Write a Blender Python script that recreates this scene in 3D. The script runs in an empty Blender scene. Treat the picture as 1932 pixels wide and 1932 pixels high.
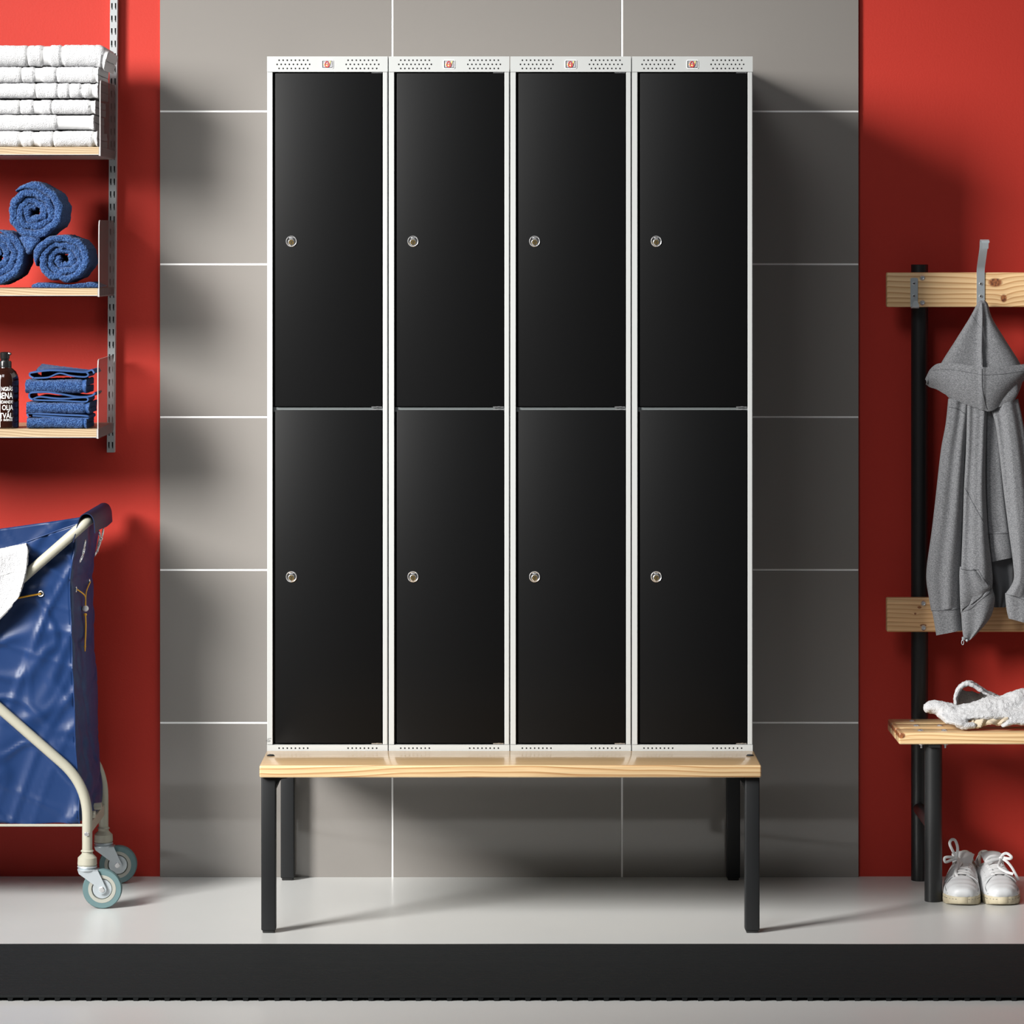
import bpy, bmesh, math, random
from mathutils import Vector, Matrix, noise as mn
random.seed(7)
C = bpy.context.scene.collection
V = Vector
PI = math.pi

# ------------------------------------------------------------------ camera, world, lights
CAMD, F, HZ, CX, CH = 9.7, 6994.0, 490.0, 963.0, 1.6158
cam = bpy.data.cameras.new('camera')
cam_o = bpy.data.objects.new('camera', cam); C.objects.link(cam_o)
cam_o.location = (0, -CAMD, CH); cam_o.rotation_euler = (PI/2, 0, 0)
cam.sensor_width = 36; cam.sensor_fit = 'HORIZONTAL'; cam.lens = F/1932*36
cam.shift_y = -(966-HZ)/1932; cam.shift_x = (966-CX)/1932
cam.clip_start = 0.1; cam.clip_end = 100
bpy.context.scene.camera = cam_o

w = bpy.data.worlds.new('world'); bpy.context.scene.world = w
w.use_nodes = True
w.node_tree.nodes['Background'].inputs[0].default_value = (0.93, 0.97, 1.0, 1)
w.node_tree.nodes['Background'].inputs[1].default_value = 0.075

def area_light(name, loc, target, size, power, col=(1, 1, 1), size_y=None):
    l = bpy.data.lights.new(name, 'AREA'); l.energy = power; l.color = col
    l.shape = 'RECTANGLE'; l.size = size; l.size_y = size_y or size
    o = bpy.data.objects.new(name, l); C.objects.link(o)
    o.location = loc
    o.rotation_euler = (V(target)-V(loc)).to_track_quat('-Z', 'Y').to_euler()
    return o
key = area_light("key_softbox", (-4.2, -4.2, 3.35), (-0.1, -0.2, 1.0), 1.5, 96, (1, 0.985, 0.96), 2.3)
key.data.spread = math.radians(50)
area_light('fill_softbox', (-2.2, -7.0, 6.2), (0.3, 0, 1.0), 2.4, 150, (0.96, 0.98, 1.0))

vs = bpy.context.scene.view_settings
vs.view_transform = 'Standard'; vs.look = 'None'; vs.gamma = 1; vs.use_curve_mapping = False
vs.exposure = 0.0

# ------------------------------------------------------------------ helpers
def scale_at(Y): return F/(CAMD+Y)
def P(px, py, Y):
    s = scale_at(Y)
    return V(((px-CX)/s, Y, CH-(py-HZ)/s))

class MB:
    def __init__(self): self.v, self.f, self.m, self.mi = [], [], [], 0
    def face(self, idx): self.f.append(tuple(idx)); self.m.append(self.mi)
    def add(self, verts, faces):
        b = len(self.v)
        self.v += [V(p) for p in verts]
        for f in faces: self.face([b+i for i in f])
        return b
    def frombm(self, bm):
        bm.verts.index_update()
        self.add([v.co.copy() for v in bm.verts], [[v.index for v in f.verts] for f in bm.faces]); bm.free()
    def box(self, a, b, bev=0.0, seg=2):
        a, b = V(a), V(b)
        bm = bmesh.new(); bmesh.ops.create_cube(bm, size=1)
        for v in bm.verts:
            v.co = V([(a[i]+b[i])/2+v.co[i]*(b[i]-a[i]) for i in range(3)])
        if bev: bmesh.ops.bevel(bm, geom=list(bm.edges), offset=bev, segments=seg, affect='EDGES', profile=0.5)
        self.frombm(bm)
    def frame(self, d):
        d = d.normalized(); a = V((0, 0, 1)) if abs(d.z) < .9 else V((1, 0, 0))
        u = d.cross(a).normalized(); return u, d.cross(u).normalized()
    def cyl(self, p0, p1, r, seg=24, r1=None, bev=0):
        p0, p1 = V(p0), V(p1); r1 = r if r1 is None else r1
        L = (p1-p0).length
        if bev: prof = [(0, 0), (r-bev, 0), (r, bev), (r1, L-bev), (r1-bev, L), (0, L)]
        else: prof = [(0, 0), (r, 0), (r1, L), (0, L)]
        self.lathe(prof, p0, p1-p0, seg)
    def lathe(self, prof, o, axis, seg=32):
        o = V(o); d = V(axis).normalized(); u, w_ = self.frame(d); b = len(self.v); n = len(prof)
        for k in range(seg):
            t = 2*PI*k/seg; e = u*math.cos(t)+w_*math.sin(t)
            for r, h in prof: self.v.append(o+d*h+e*r)
        for k in range(seg):
            k2 = (k+1) % seg
            for i in range(n-1):
                q = [b+k*n+i, b+k2*n+i, b+k2*n+i+1, b+k*n+i+1]
                if prof[i][0] == 0: q = [q[0], q[2], q[3]]
                elif prof[i+1][0] == 0: q = [q[0], q[1], q[2]]
                self.face(q)
    def tube(self, path, r, seg=12, caps=True, flat=None, closed=False):
        path = [V(p) for p in path]; n = len(path); b = len(self.v)
        rr = r if isinstance(r, (list, tuple)) else [r]*n
        d0 = (path[1]-path[0]).normalized(); u, w_ = self.frame(d0)
        for i in range(n):
            if closed: d = (path[(i+1) % n]-path[i-1]).normalized()
            else: d = (path[min(i+1, n-1)]-path[max(i-1, 0)]).normalized()
            u = (u-d*u.dot(d)); u = u.normalized() if u.length > 1e-6 else self.frame(d)[0]
            w_ = d.cross(u)
            for k in range(seg):
                t = 2*PI*k/seg
                if flat:
                    f = V(flat); x = d.cross(f).normalized(); y = x.cross(d).normalized()
                    self.v.append(path[i]+x*math.cos(t)*rr[i]+y*math.sin(t)*rr[i]*0.28)
                else: self.v.append(path[i]+(u*math.cos(t)+w_*math.sin(t))*rr[i])
        for i in range(n if closed else n-1):
            j = (i+1) % n
            for k in range(seg):
                k2 = (k+1) % seg
                self.face([b+i*seg+k, b+i*seg+k2, b+j*seg+k2, b+j*seg+k])
        if caps and not closed:
            self.face([b+k for k in reversed(range(seg))]); self.face([b+(n-1)*seg+k for k in range(seg)])
    def loft(self, rings, caps=True, closed=True):
        b = len(self.v); m = len(rings[0]); n = len(rings)
        for r in rings: self.v += [V(p) for p in r]
        for i in range(n-1):
            for k in range(m if closed else m-1):
                k2 = (k+1) % m
                self.face([b+i*m+k, b+i*m+k2, b+(i+1)*m+k2, b+(i+1)*m+k])
        if caps and closed:
            self.face([b+k for k in reversed(range(m))]); self.face([b+(n-1)*m+k for k in range(m)])
    def prism(self, poly, y0, y1):          # polygon in x,z extruded along y
        n = len(poly); b = len(self.v)
        self.v += [V((x, y0, z)) for x, z in poly]+[V((x, y1, z)) for x, z in poly]
        self.face([b+i for i in range(n)]); self.face([b+n+i for i in reversed(range(n))])
        for i in range(n): j = (i+1) % n; self.face([b+i, b+n+i, b+n+j, b+j])
    def sheet(self, fn, nu, nv, th):        # thick cloth from fn(u,v)
        e = 1e-3; top, bot = [], []
        for i in range(nu+1):
            for j in range(nv+1):
                u, v = i/nu, j/nv; p = fn(u, v)
                du = fn(min(u+e, 1), v)-fn(max(u-e, 0), v); dv = fn(u, min(v+e, 1))-fn(u, max(v-e, 0))
                n = du.cross(dv); n = n.normalized() if n.length > 1e-12 else V((0, -1, 0))
                t = th(u, v) if callable(th) else th
                top.append(p+n*t/2); bot.append(p-n*t/2)
        b = len(self.v); W = nv+1; N = len(top); self.v += top+bot
        for i in range(nu):
            for j in range(nv):
                q = [i*W+j, (i+1)*W+j, (i+1)*W+j+1, i*W+j+1]
                self.face([b+x for x in q]); self.face([b+N+x for x in reversed(q)])
        for i in range(nu):
            for j in (0, nv):
                a, c = i*W+j, (i+1)*W+j; self.face([b+a, b+c, b+N+c, b+N+a])
        for j in range(nv):
            for i in (0, nu):
                a, c = i*W+j, i*W+j+1; self.face([b+a, b+c, b+N+c, b+N+a])
    def ball(self, c, r, seg=16, rings=10):
        c = V(c); r = V(r) if hasattr(r, '__len__') else V((r, r, r)); R = []
        for i in range(1, rings):
            t = PI*i/rings
            R.append([c+V((r.x*math.sin(t)*math.cos(2*PI*k/seg), r.y*math.sin(t)*math.sin(2*PI*k/seg), r.z*math.cos(t))) for k in range(seg)])
        self.loft(R)
    def torus(self, c, n, R, r, seg=24, sub=8, sc=1.0):
        n = V(n).normalized(); u, w_ = self.frame(n)
        self.tube([V(c)+u*R*math.cos(2*PI*k/seg)+w_*R*sc*math.sin(2*PI*k/seg) for k in range(seg)], r, sub, closed=True)
    def jitter(self, amp, freq=120, amp2=0.0, freq2=20, start=0, fn=None):
        for i in range(start, len(self.v)):
            p = self.v[i]; k = 1 if fn is None else fn(p)
            if k: self.v[i] = p+k*(mn.noise_vector(p*freq)*amp+(mn.noise_vector(p*freq2)*amp2 if amp2 else V()))
ORG = {}
def link(name, mesh, mats, parent=None):
    o = bpy.data.objects.new(name, mesh); C.objects.link(o)
    for m in (mats if isinstance(mats, (list, tuple)) else [mats]): mesh.materials.append(m)
    if parent: o.parent = parent
    return o
def obj(name, mb, mats, parent=None, smooth=35, recalc=True):
    r = parent
    while r is not None and r.parent is not None: r = r.parent
    off = ORG.get(r.name, V()) if r else V()
    me = bpy.data.meshes.new(name)
    me.from_pydata([p-off for p in mb.v], [], mb.f)
    me.polygons.foreach_set('material_index', mb.m)
    if recalc:
        bm = bmesh.new(); bm.from_mesh(me); bmesh.ops.recalc_face_normals(bm, faces=bm.faces); bm.to_mesh(me); bm.free()
    if smooth:
        me.polygons.foreach_set('use_smooth', [True]*len(me.polygons))
        me.set_sharp_from_angle(angle=math.radians(smooth))
    me.update()
    return link(name, me, mats, parent)
def tag(o, label=None, cat=None, group=None, kind=None):
    if label: o['label'] = label
    if cat: o['category'] = cat
    if group: o['group'] = group
    if kind: o['kind'] = kind
    return o
def thing(name, label, cat, loc=(0, 0, 0), group=None):
    o = bpy.data.objects.new(name, None); C.objects.link(o); o.location = loc
    o.empty_display_size = 0.1; ORG[o.name] = V(loc)
    return tag(o, label, cat, group)
def dup(root, loc, label, group=None):
    r = root.copy(); C.objects.link(r); r.location = loc; r['label'] = label
    if group: r['group'] = group
    def rec(a, b):
        for ch in list(a.children):
            c = ch.copy(); C.objects.link(c); c.parent = b; rec(ch, c)
    rec(root, r); return r
def fillet(pts, rad, n=6):
    pts = [V(p) for p in pts]; out = [pts[0]]
    for i in range(1, len(pts)-1):
        a, b, c = pts[i-1], pts[i], pts[i+1]
        r = min(rad, (a-b).length*.48, (c-b).length*.48)
        p, q = b+(a-b).normalized()*r, b+(c-b).normalized()*r
        for k in range(n+1):
            t = k/n; out.append(p*(1-t)**2+b*2*t*(1-t)+q*t*t)
    out.append(pts[-1]); return out
def cr(pts, n):                              # Catmull-Rom resample
    pts = [V(p) for p in pts]; out = []; N = len(pts)-1
    for k in range(n+1):
        t = k/n*N; i = min(int(t), N-1); t -= i
        p0, p1, p2, p3 = pts[max(i-1, 0)], pts[i], pts[i+1], pts[min(i+2, N)]
        out.append(.5*((2*p1)+(p2-p0)*t+(2*p0-5*p1+4*p2-p3)*t*t+(3*p1-p0-3*p2+p3)*t**3))
    return out
def interp(tab, x):
    if x <= tab[0][0]: return tab[0][1]
    for (a, b), (c, d) in zip(tab, tab[1:]):
        if x <= c: t = (x-a)/(c-a); t = t*t*(3-2*t); return b+(d-b)*t
    return tab[-1][1]

# ------------------------------------------------------------------ materials
def mat(name, col, rough=.5, metal=0, spec=.5, coat=0, coat_r=.1, bump=None, sheen=0, trans=0, ior=1.5, vary=None):
    m = bpy.data.materials.new(name); m.use_nodes = True
    nt = m.node_tree; b = nt.nodes['Principled BSDF']; L = nt.links
    b.inputs['Base Color'].default_value = (*col, 1)
    b.inputs['Roughness'].default_value = rough; b.inputs['Metallic'].default_value = metal
    b.inputs['Specular IOR Level'].default_value = spec
    b.inputs['Coat Weight'].default_value = coat; b.inputs['Coat Roughness'].default_value = coat_r
    b.inputs['Sheen Weight'].default_value = sheen
    b.inputs['Transmission Weight'].default_value = trans; b.inputs['IOR'].default_value = ior
    tc = nt.nodes.new('ShaderNodeTexCoord')
    if bump:
        n = nt.nodes.new('ShaderNodeTexNoise'); n.inputs['Scale'].default_value = bump[0]; n.inputs['Detail'].default_value = 3
        L.new(tc.outputs['Object'], n.inputs['Vector'])
        bp = nt.nodes.new('ShaderNodeBump'); bp.inputs['Strength'].default_value = bump[1]; bp.inputs['Distance'].default_value = bump[2]
        L.new(n.outputs[0], bp.inputs['Height']); L.new(bp.outputs[0], b.inputs['Normal'])
    if vary:                                # (scale, second colour, low, high, stretch)
        n = nt.nodes.new('ShaderNodeTexNoise'); n.inputs['Scale'].default_value = vary[0]; n.inputs['Detail'].default_value = 4
        mp = nt.nodes.new('ShaderNodeMapping'); mp.inputs['Scale'].default_value = vary[4] if len(vary) > 4 else (1, 1, 1)
        if len(vary) > 5: mp.inputs['Rotation'].default_value = vary[5]
        L.new(tc.outputs['Object'], mp.inputs[0]); L.new(mp.outputs[0], n.inputs['Vector'])
        r = nt.nodes.new('ShaderNodeValToRGB')
        r.color_ramp.elements[0].position = vary[2]; r.color_ramp.elements[0].color = (*col, 1)
        r.color_ramp.elements[1].position = vary[3]; r.color_ramp.elements[1].color = (*vary[1], 1)
        L.new(n.outputs[0], r.inputs[0]); L.new(r.outputs[0], b.inputs['Base Color'])
    return m

def wood(name, light, dark, freq=70, knots=(), rough=.35, coat=.25, seed=0.0, contrast=1.0):
    m = bpy.data.materials.new(name); m.use_nodes = True
    nt = m.node_tree; b = nt.nodes['Principled BSDF']; L = nt.links; N = nt.nodes.new
    b.inputs['Roughness'].default_value = rough
    b.inputs['Coat Weight'].default_value = coat; b.inputs['Coat Roughness'].default_value = .12
    tc = N('ShaderNodeTexCoord'); sep = N('ShaderNodeSeparateXYZ'); L.new(tc.outputs['Object'], sep.inputs[0])
    def M(op, a, bb=None, c=None):
        n = N('ShaderNodeMath'); n.operation = op
        for i, x in enumerate((a, bb, c)):
            if x is None: continue
            if isinstance(x, (int, float)): n.inputs[i].default_value = x
            else: L.new(x, n.inputs[i])
        return n.outputs[0]
    mp = N('ShaderNodeMapping'); mp.inputs['Scale'].default_value = (1.6, 6, 9); mp.inputs['Location'].default_value = (seed, seed*1.7, seed*.3)
    L.new(tc.outputs['Object'], mp.inputs[0])
    n1 = N('ShaderNodeTexNoise'); n1.inputs['Scale'].default_value = 1.0; n1.inputs['Detail'].default_value = 2; L.new(mp.outputs[0], n1.inputs['Vector'])
    v = M('ADD', M('MULTIPLY', M('ADD', sep.outputs['Z'], M('MULTIPLY', sep.outputs['Y'], .8)), freq), M('MULTIPLY', n1.outputs[0], freq*.055))
    kn = None
    for (kx, kz, rx, rz, wp) in knots:
        dx = M('DIVIDE', M('SUBTRACT', sep.outputs['X'], kx), rx); dz = M('DIVIDE', M('SUBTRACT', sep.outputs['Z'], kz), rz)
        d = M('SQRT', M('ADD', M('MULTIPLY', dx, dx), M('MULTIPLY', dz, dz)))
        v = M('ADD', v, M('MULTIPLY', M('EXPONENT', M('MULTIPLY', d, -.55)), wp))
        mk = N('ShaderNodeMapRange'); mk.inputs['From Min'].default_value = 1.25; mk.inputs['From Max'].default_value = .85; L.new(d, mk.inputs[0])
        kn = mk.outputs[0] if kn is None else M('MAXIMUM', kn, mk.outputs[0])
    fr = M('FRACT', v)
    r = N('ShaderNodeValToRGB'); e = r.color_ramp.elements
    mid = tuple(light[i]*.65+dark[i]*.35 for i in range(3))
    dk = tuple(light[i]*(1-contrast)+dark[i]*contrast for i in range(3))
    e[0].position = 0; e[0].color = (*light, 1); e[1].position = .55; e[1].color = (*mid, 1)
    x = e.new(.84); x.color = (*dk, 1); x = e.new(.93); x.color = (*light, 1)
    L.new(fr, r.inputs[0])
    mp2 = N('ShaderNodeMapping'); mp2.inputs['Scale'].default_value = (6, 260, 260); L.new(tc.outputs['Object'], mp2.inputs[0])
    n2 = N('ShaderNodeTexNoise'); n2.inputs['Scale'].default_value = 1; L.new(mp2.outputs[0], n2.inputs['Vector'])
    mx = N('ShaderNodeMix'); mx.data_type = 'RGBA'; mx.blend_type = 'MULTIPLY'; mx.inputs[0].default_value = .35
    r2 = N('ShaderNodeValToRGB'); r2.color_ramp.elements[0].color = (.55, .5, .45, 1); r2.color_ramp.elements[0].position = .3; r2.color_ramp.elements[1].position = .62
    L.new(n2.outputs[0], r2.inputs[0]); L.new(r.outputs[0], mx.inputs[6]); L.new(r2.outputs[0], mx.inputs[7])
    out = mx.outputs[2]
    if kn is not None:
        m2 = N('ShaderNodeMix'); m2.data_type = 'RGBA'; L.new(kn, m2.inputs[0]); L.new(out, m2.inputs[6])
        r3 = N('ShaderNodeValToRGB'); r3.color_ramp.elements[0].color = (.10, .03, .012, 1); r3.color_ramp.elements[1].color = (.36, .13, .045, 1)
        r3.color_ramp.elements[0].position = .35; r3.color_ramp.elements[1].position = .65
        n3 = N('ShaderNodeTexNoise'); n3.inputs['Scale'].default_value = 160; L.new(tc.outputs['Object'], n3.inputs['Vector'])
        L.new(n3.outputs[0], r3.inputs[0]); L.new(r3.outputs[0], m2.inputs[7]); out = m2.outputs[2]
    L.new(out, b.inputs['Base Color'])
    return m

M_red = mat('red_paint', (.43, .029, .018), .6, spec=.25, bump=(220, .14, .002))
M_tile = mat('taupe_tile', (.225, .209, .192), .42, metal=.12, spec=.25, coat=1.0, coat_r=.06, bump=(9, .02, .01))
M_tile.node_tree.nodes['Principled BSDF'].inputs['Coat IOR'].default_value = 1.75
M_grout = mat('white_grout', (.92, .92, .91), .6)
M_floor = mat('grey_resin_floor', (.62, .625, .61), .38, spec=.5, coat=.35, coat_r=.2, bump=(14, .015, .01), vary=(1.2, (.59, .595, .58), .35, .7))
M_white = mat('light_grey_lacquer', (.41, .42, .412), .5, bump=(500, .03, .001))
M_black = mat('black_lacquer', (.0032, .0033, .0035), .45, spec=.12, bump=(600, .04, .001))
M_gap = mat('dark_rubber_and_gap_shade', (.004, .004, .004), .7)  # rubber feet and black details, plus painted shade in gaps and holes
M_chrome = mat('chrome', (.85, .85, .86), .22, .85)
M_zinc = mat('zinc_steel', (.52, .57, .60), .36, .55, bump=(90, .1, .001))
M_brass = mat('brass', (.80, .56, .22), .25, 1)
M_steelblack = mat('black_steel', (.012, .0125, .013), .38, spec=.5)
M_legblack = mat('charcoal_steel', (.010, .0107, .0115), .5, spec=.3, bump=(700, .08, .001))
M_rubber = mat('black_ribbed_rubber', (.0085, .0095, .010), .7, spec=.15)
M_bench = wood('lacquered_pine_bench', (.70, .51, .285), (.40, .20, .07), 85, rough=.3, coat=.6, seed=3.1, contrast=1.0)
M_shelf = wood('pale_oak_shelf', (.40, .30, .185), (.20, .125, .055), 210, rough=.5, coat=0, seed=1.3, contrast=1.0)
M_grey = mat('shelf_grey_lacquer', (.36, .345, .34), .3, spec=.7)
M_bracket = mat('smoky_acrylic', (.40, .36, .35), .25)
_nt = M_bracket.node_tree; _mx = _nt.nodes.new('ShaderNodeMixShader'); _tr = _nt.nodes.new('ShaderNodeBsdfTransparent'); _tr.inputs[0].default_value = (.68, .65, .65, 1)
_mx.inputs[0].default_value = .13; _nt.links.new(_tr.outputs[0], _mx.inputs[1]); _nt.links.new(_nt.nodes['Principled BSDF'].outputs[0], _mx.inputs[2])
_nt.links.new(_mx.outputs[0], _nt.nodes['Material Output'].inputs['Surface'])
M_rail = mat('rail_galvanised', (.40, .42, .43), .38, .35)
M_wtowel = mat('white_terry', (.54, .54, .55), .95, spec=.1, bump=(420, .9, .004), sheen=.3)
M_wband = mat('white_woven_band', (.56, .56, .56), .7, spec=.2, bump=(300, .1, .001))
M_btowel = mat('blue_terry', (.009, .030, .105), .95, spec=.1, bump=(430, 1.0, .004), sheen=.1, vary=(360, (.075, .16, .36), .44, .70))
M_bhem = mat('blue_woven_hem', (.016, .053, .16), .7, spec=.3, bump=(300, .15, .001))
M_vinyl = mat('blue_vinyl', (.0075, .029, .105), .42, spec=.32, bump=(45, .08, .003))
M_vinyl_d = mat('navy_vinyl', (.006, .013, .042), .5, spec=.2, bump=(300, .1, .001))
M_cream = mat('cream_lacquer', (.37, .355, .285), .38)
M_tyre = mat('grey_green_tyre', (.095, .165, .172), .6)
M_hub = mat('cream_hub', (.33, .33, .29), .45)
M_cord = mat('yellow_cord', (.85, .42, .03), .7, bump=(700, .6, .001))
M_bead = mat('white_plastic', (.80, .80, .80), .35)
M_fleece = mat('grey_heather_fleece', (.115, .117, .124), .95, spec=.1, bump=(500, .4, .002), sheen=.15, vary=(430, (.225, .229, .238), .38, .66, (.6, 1, 1.3), (0, .5, 0)))
M_fleece_d = mat('grey_heather_inside', (.10, .102, .108), .95, spec=.1, bump=(500, .4, .002))
M_leather = mat('white_leather', (.60, .61, .62), .45, bump=(160, .08, .002))
M_sole = mat('cream_rubber_sole', (.50, .44, .31), .6, vary=(40, (.33, .27, .18), .52, .75))
M_lining = mat('grey_shoe_lining', (.42, .41, .37), .85)
M_lace = mat('white_lace', (.66, .66, .66), .8, bump=(900, .3, .001))
M_thread = mat('dark_stitching', (.03, .035, .035), .8)
M_amber = mat('amber_bottle', (.016, .0035, .0015), .10, spec=.6, coat=.4, coat_r=.05)
M_capblack = mat('black_plastic', (.010, .010, .010), .22)
M_print = mat('white_print', (.80, .80, .78), .6)
M_redprint = mat('red_print', (.55, .02, .02), .4)
M_yellowprint = mat('yellow_print', (.90, .72, .25), .4)
M_silver = mat('silver_badge', (.50, .50, .52), .35, .4)

# ------------------------------------------------------------------ setting
mb = MB(); mb.box((-6, -12, -.08), (6, .2, 0)); tag(obj('floor', mb, M_floor, smooth=0), kind='structure')
mb = MB(); mb.box((-6, .012, 0), (6, .2, 3.6)); tag(obj('wall_back', mb, M_red, smooth=0), kind='structure')
mb = MB(); mb.mi = 1; mb.box((-.9165, -.0008+.002, 0), (.9105, .012, 2.8)); mb.mi = 0
xs = [-.917, -.309, .292, .911]; zs = [0]+[.004+.4*k for k in range(1, 8)]; g = .0024
for i in range(3):
    for j in range(7):
        mb.box((xs[i]+(g if i else 0), 0, zs[j]+(g if j else 0)), (xs[i+1]-(g if i < 2 else 0), .011, zs[j+1]-g), .0006, 1)
tag(obj('wall_tiled', mb, [M_tile, M_grout], smooth=0), kind='structure')

# ------------------------------------------------------------------ rubber mat
mat_t = thing('ribbed_floor_mat', 'long black ribbed rubber mat lying across the front of the floor', 'mat', (0, -1.315, 0))
mb = MB(); y0, y1 = -1.622, -1.008; n = 50; prof = []; p = (y1-y0)/n
for k in range(n):
    for a, z in ((.0, .0098), (.12, .0125), (.62, .0125), (.74, .0098)): prof.append((y0+(k+a)*p, z))
prof.append((y1, .0098)); prof += [(y1, .0075), (y0, .0075)]
x0, x1 = -1.62, 1.62
rings = []
for i in range(41):
    x = x0+(x1-x0)*i/40; o = .0012*math.sin(x*5.1)+.001*math.sin(x*11.7+1)
    rings.append([V((x, y+(o if y > -1.02 else o*.4), z)) for y, z in prof])
mb.loft(rings); obj('ribbed_top', mb, M_rubber, mat_t, smooth=25)
first = None; pitch = 29.6/865.8
for k in range(-47, 48):
    xc = k*pitch+.004
    if first is None:
        mb = MB(); mb.prism([(-.0052, 0), (.0040, 0), (.0062, .0078), (-.0062, .0078)], y0+.001-ORG[mat_t.name].y, y1-.002-ORG[mat_t.name].y)
        mb.v = [q+ORG[mat_t.name] for q in mb.v]
        first = obj('cross_bar', mb, M_rubber, mat_t, smooth=0); first.location.x = xc
    else:
        c = first.copy(); C.objects.link(c); c.parent = mat_t; c.location.x = xc

# ------------------------------------------------------------------ locker stand with bench
ZB = .3815                                        # lockers' base
st = thing('locker_bench_stand', 'pine plank bench on black steel legs carrying the four lockers', 'bench', (0, -.4, 0))
mb = MB(); mb.box((-.601, -.826, .3755), (.601, -.562, .4055), .004, 3); seat = obj('seat_plank', mb, M_bench, st)
for sx in (-.585, .585):
    mb = MB(); mb.lathe([(0, .003), (.007, .003), (.010, 0), (0, 0)], (sx*.9995, -.655, .4055), (0, 0, 1), 20)
    mb.cyl((sx*.9995-.0001, -.655, .4084), (sx*.9995, -.655, .4089), .004, 6); obj('bolt', mb, M_steelblack, seat)
for sx in (-1, 1):
    for yc, nm in ((-.79, 'front'), (-.037, 'back')):
        h = .0175; xc = sx*.5805
        mb = MB(); mb.box((xc-h, yc-h, .006), (xc+h, yc+h, .3755), .003, 3); lg = obj('leg', mb, M_legblack, st)
        mb = MB(); mb.box((xc-h+.003, yc-h+.003, 0), (xc+h-.003, yc+h-.003, .008), .002, 2); obj('foot_cap', mb, M_gap, lg)
    mb = MB(); mb.box((sx*.5805-.0175, -.772, .3405), (sx*.5805+.0175, -.055, .3755), .002, 2); obj('side_rail', mb, M_legblack, st)
    mb = MB(); q = sx*.563; a = -sx
    mb.prism([(q, .3755), (q+a*.028, .3755), (q+a*.028, .371), (q+a*.014, .369), (q+a*.002, .357), (q, .345)], -.80, -.775); obj('corner_bracket', mb, M_legblack, st)
for y in (-.057, -.56+.02):
    mb = MB(); mb.box((-.563, y, .3565), (.563, y+.03, ZB), .002, 2); obj('cross_rail', mb, M_legblack, st)

# ------------------------------------------------------------------ lockers
def perf(mb, x0, x1, z0, z1, yf, rows, c=.0096, r=.0021, depth=.0014):
    def quad(a, b, d, e):
        if b-a > 1e-6 and e-d > 1e-6: mb.add([(a, yf, d), (b, yf, d), (b, yf, e), (a, yf, e)], [(0, 1, 2, 3)])
    z = z0
    for zc, xsr in sorted(rows):
        quad(x0, x1, z, zc-c/2); x = x0
        for xc in sorted(xsr):
            quad(x, xc-c/2, zc-c/2, zc+c/2); x = xc+c/2
            o = [(1, 0), (1, 1), (0, 1), (-1, 1), (-1, 0), (-1, -1), (0, -1), (1, -1)]; s2 = math.sqrt(.5)
            vv = [(xc+a*c/2, yf, zc+b*c/2) for a, b in o]
            ins = [(xc+r*(a if a*b == 0 else a*s2), yf, zc+r*(b if a*b == 0 else b*s2)) for a, b in o]
            vv += ins+[(a, yf+depth, b) for a, _, b in ins]
            mb.add(vv, [(k, (k+1) % 8, 8+(k+1) % 8, 8+k) for k in range(8)]+[(8+k, 8+(k+1) % 8, 16+(k+1) % 8, 16+k) for k in range(8)])
        quad(x, x1, zc-c/2, zc+c/2); z = zc+c/2
    quad(x0, x1, z, z1)
def hole_rows(zs3):
    out = []
    for i, z in enumerate(zs3):
        if i == 1: xsr = [-.124+.01002*k for k in range(9)]+[.0463+.01002*k for k in range(9)]
        else: xsr = [-.1192+.01007*k for k in range(8)]+[.051+.01006*k for k in range(8)]
        out.append((z, xsr))
    return out
H = 1.7356
lk = thing('locker', '', 'locker', (0, 0, 0), 'two-door lockers standing on the bench')
mb = MB()
for sx in (-1, 1):
    a, b = sorted((sx*.1488, sx*.1476)); mb.box((a, .0015, 0), (b, .545, H))
    a, b = (-.1488, -.1352) if sx < 0 else (.1366, .1480); mb.box((a, .0, .0383), (b, .022, H-.0383), .0008, 1)
mb.box((-.148, .002, H-.0012), (.148, .545, H)); mb.box((-.148, .002, 0), (.148, .545, .0012)); mb.box((-.148, .544, 0), (.148, .545, H))
obj('cabinet_body', mb, M_white, lk, smooth=20)
for nm, za, zb, hz, lip in (('vent_header', H-.0380, H, (H-.0297, H-.0196, H-.0094), 1), ('plinth', 0, .0378, (.0094, .0196, .0297), 0)):
    mb = MB(); a, b, yf = -.1491, .1486, -.0016
    perf(mb, a, b, za, zb, yf, hole_rows(hz))
    mb.add([(a, yf, za), (b, yf, za), (b, .02, za), (a, .02, za), (a, yf, zb), (b, yf, zb), (b, .02, zb), (a, .02, zb)], [(0, 1, 2, 3), (4, 5, 6, 7), (0, 3, 7, 4), (1, 2, 6, 5)])
    mb.mi = 1; mb.add([(a, .004, za+.001), (b, .004, za+.001), (b, .004, zb-.001), (a, .004, zb-.001)], [(0, 1, 2, 3)])  # dark sheet painted as the shade behind the vent holes
    obj(nm, mb, [M_white, M_gap], lk, smooth=0, recalc=False)
mb = MB(); mb.box((-.135, .010, .8665), (.136, .5, .8700)); mb.box((-.135, .010, .8590), (.136, .012, .8700)); obj('shelf', mb, mat('shelf_edge_grey', (.13, .145, .145), .5), lk, smooth=0)
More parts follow.
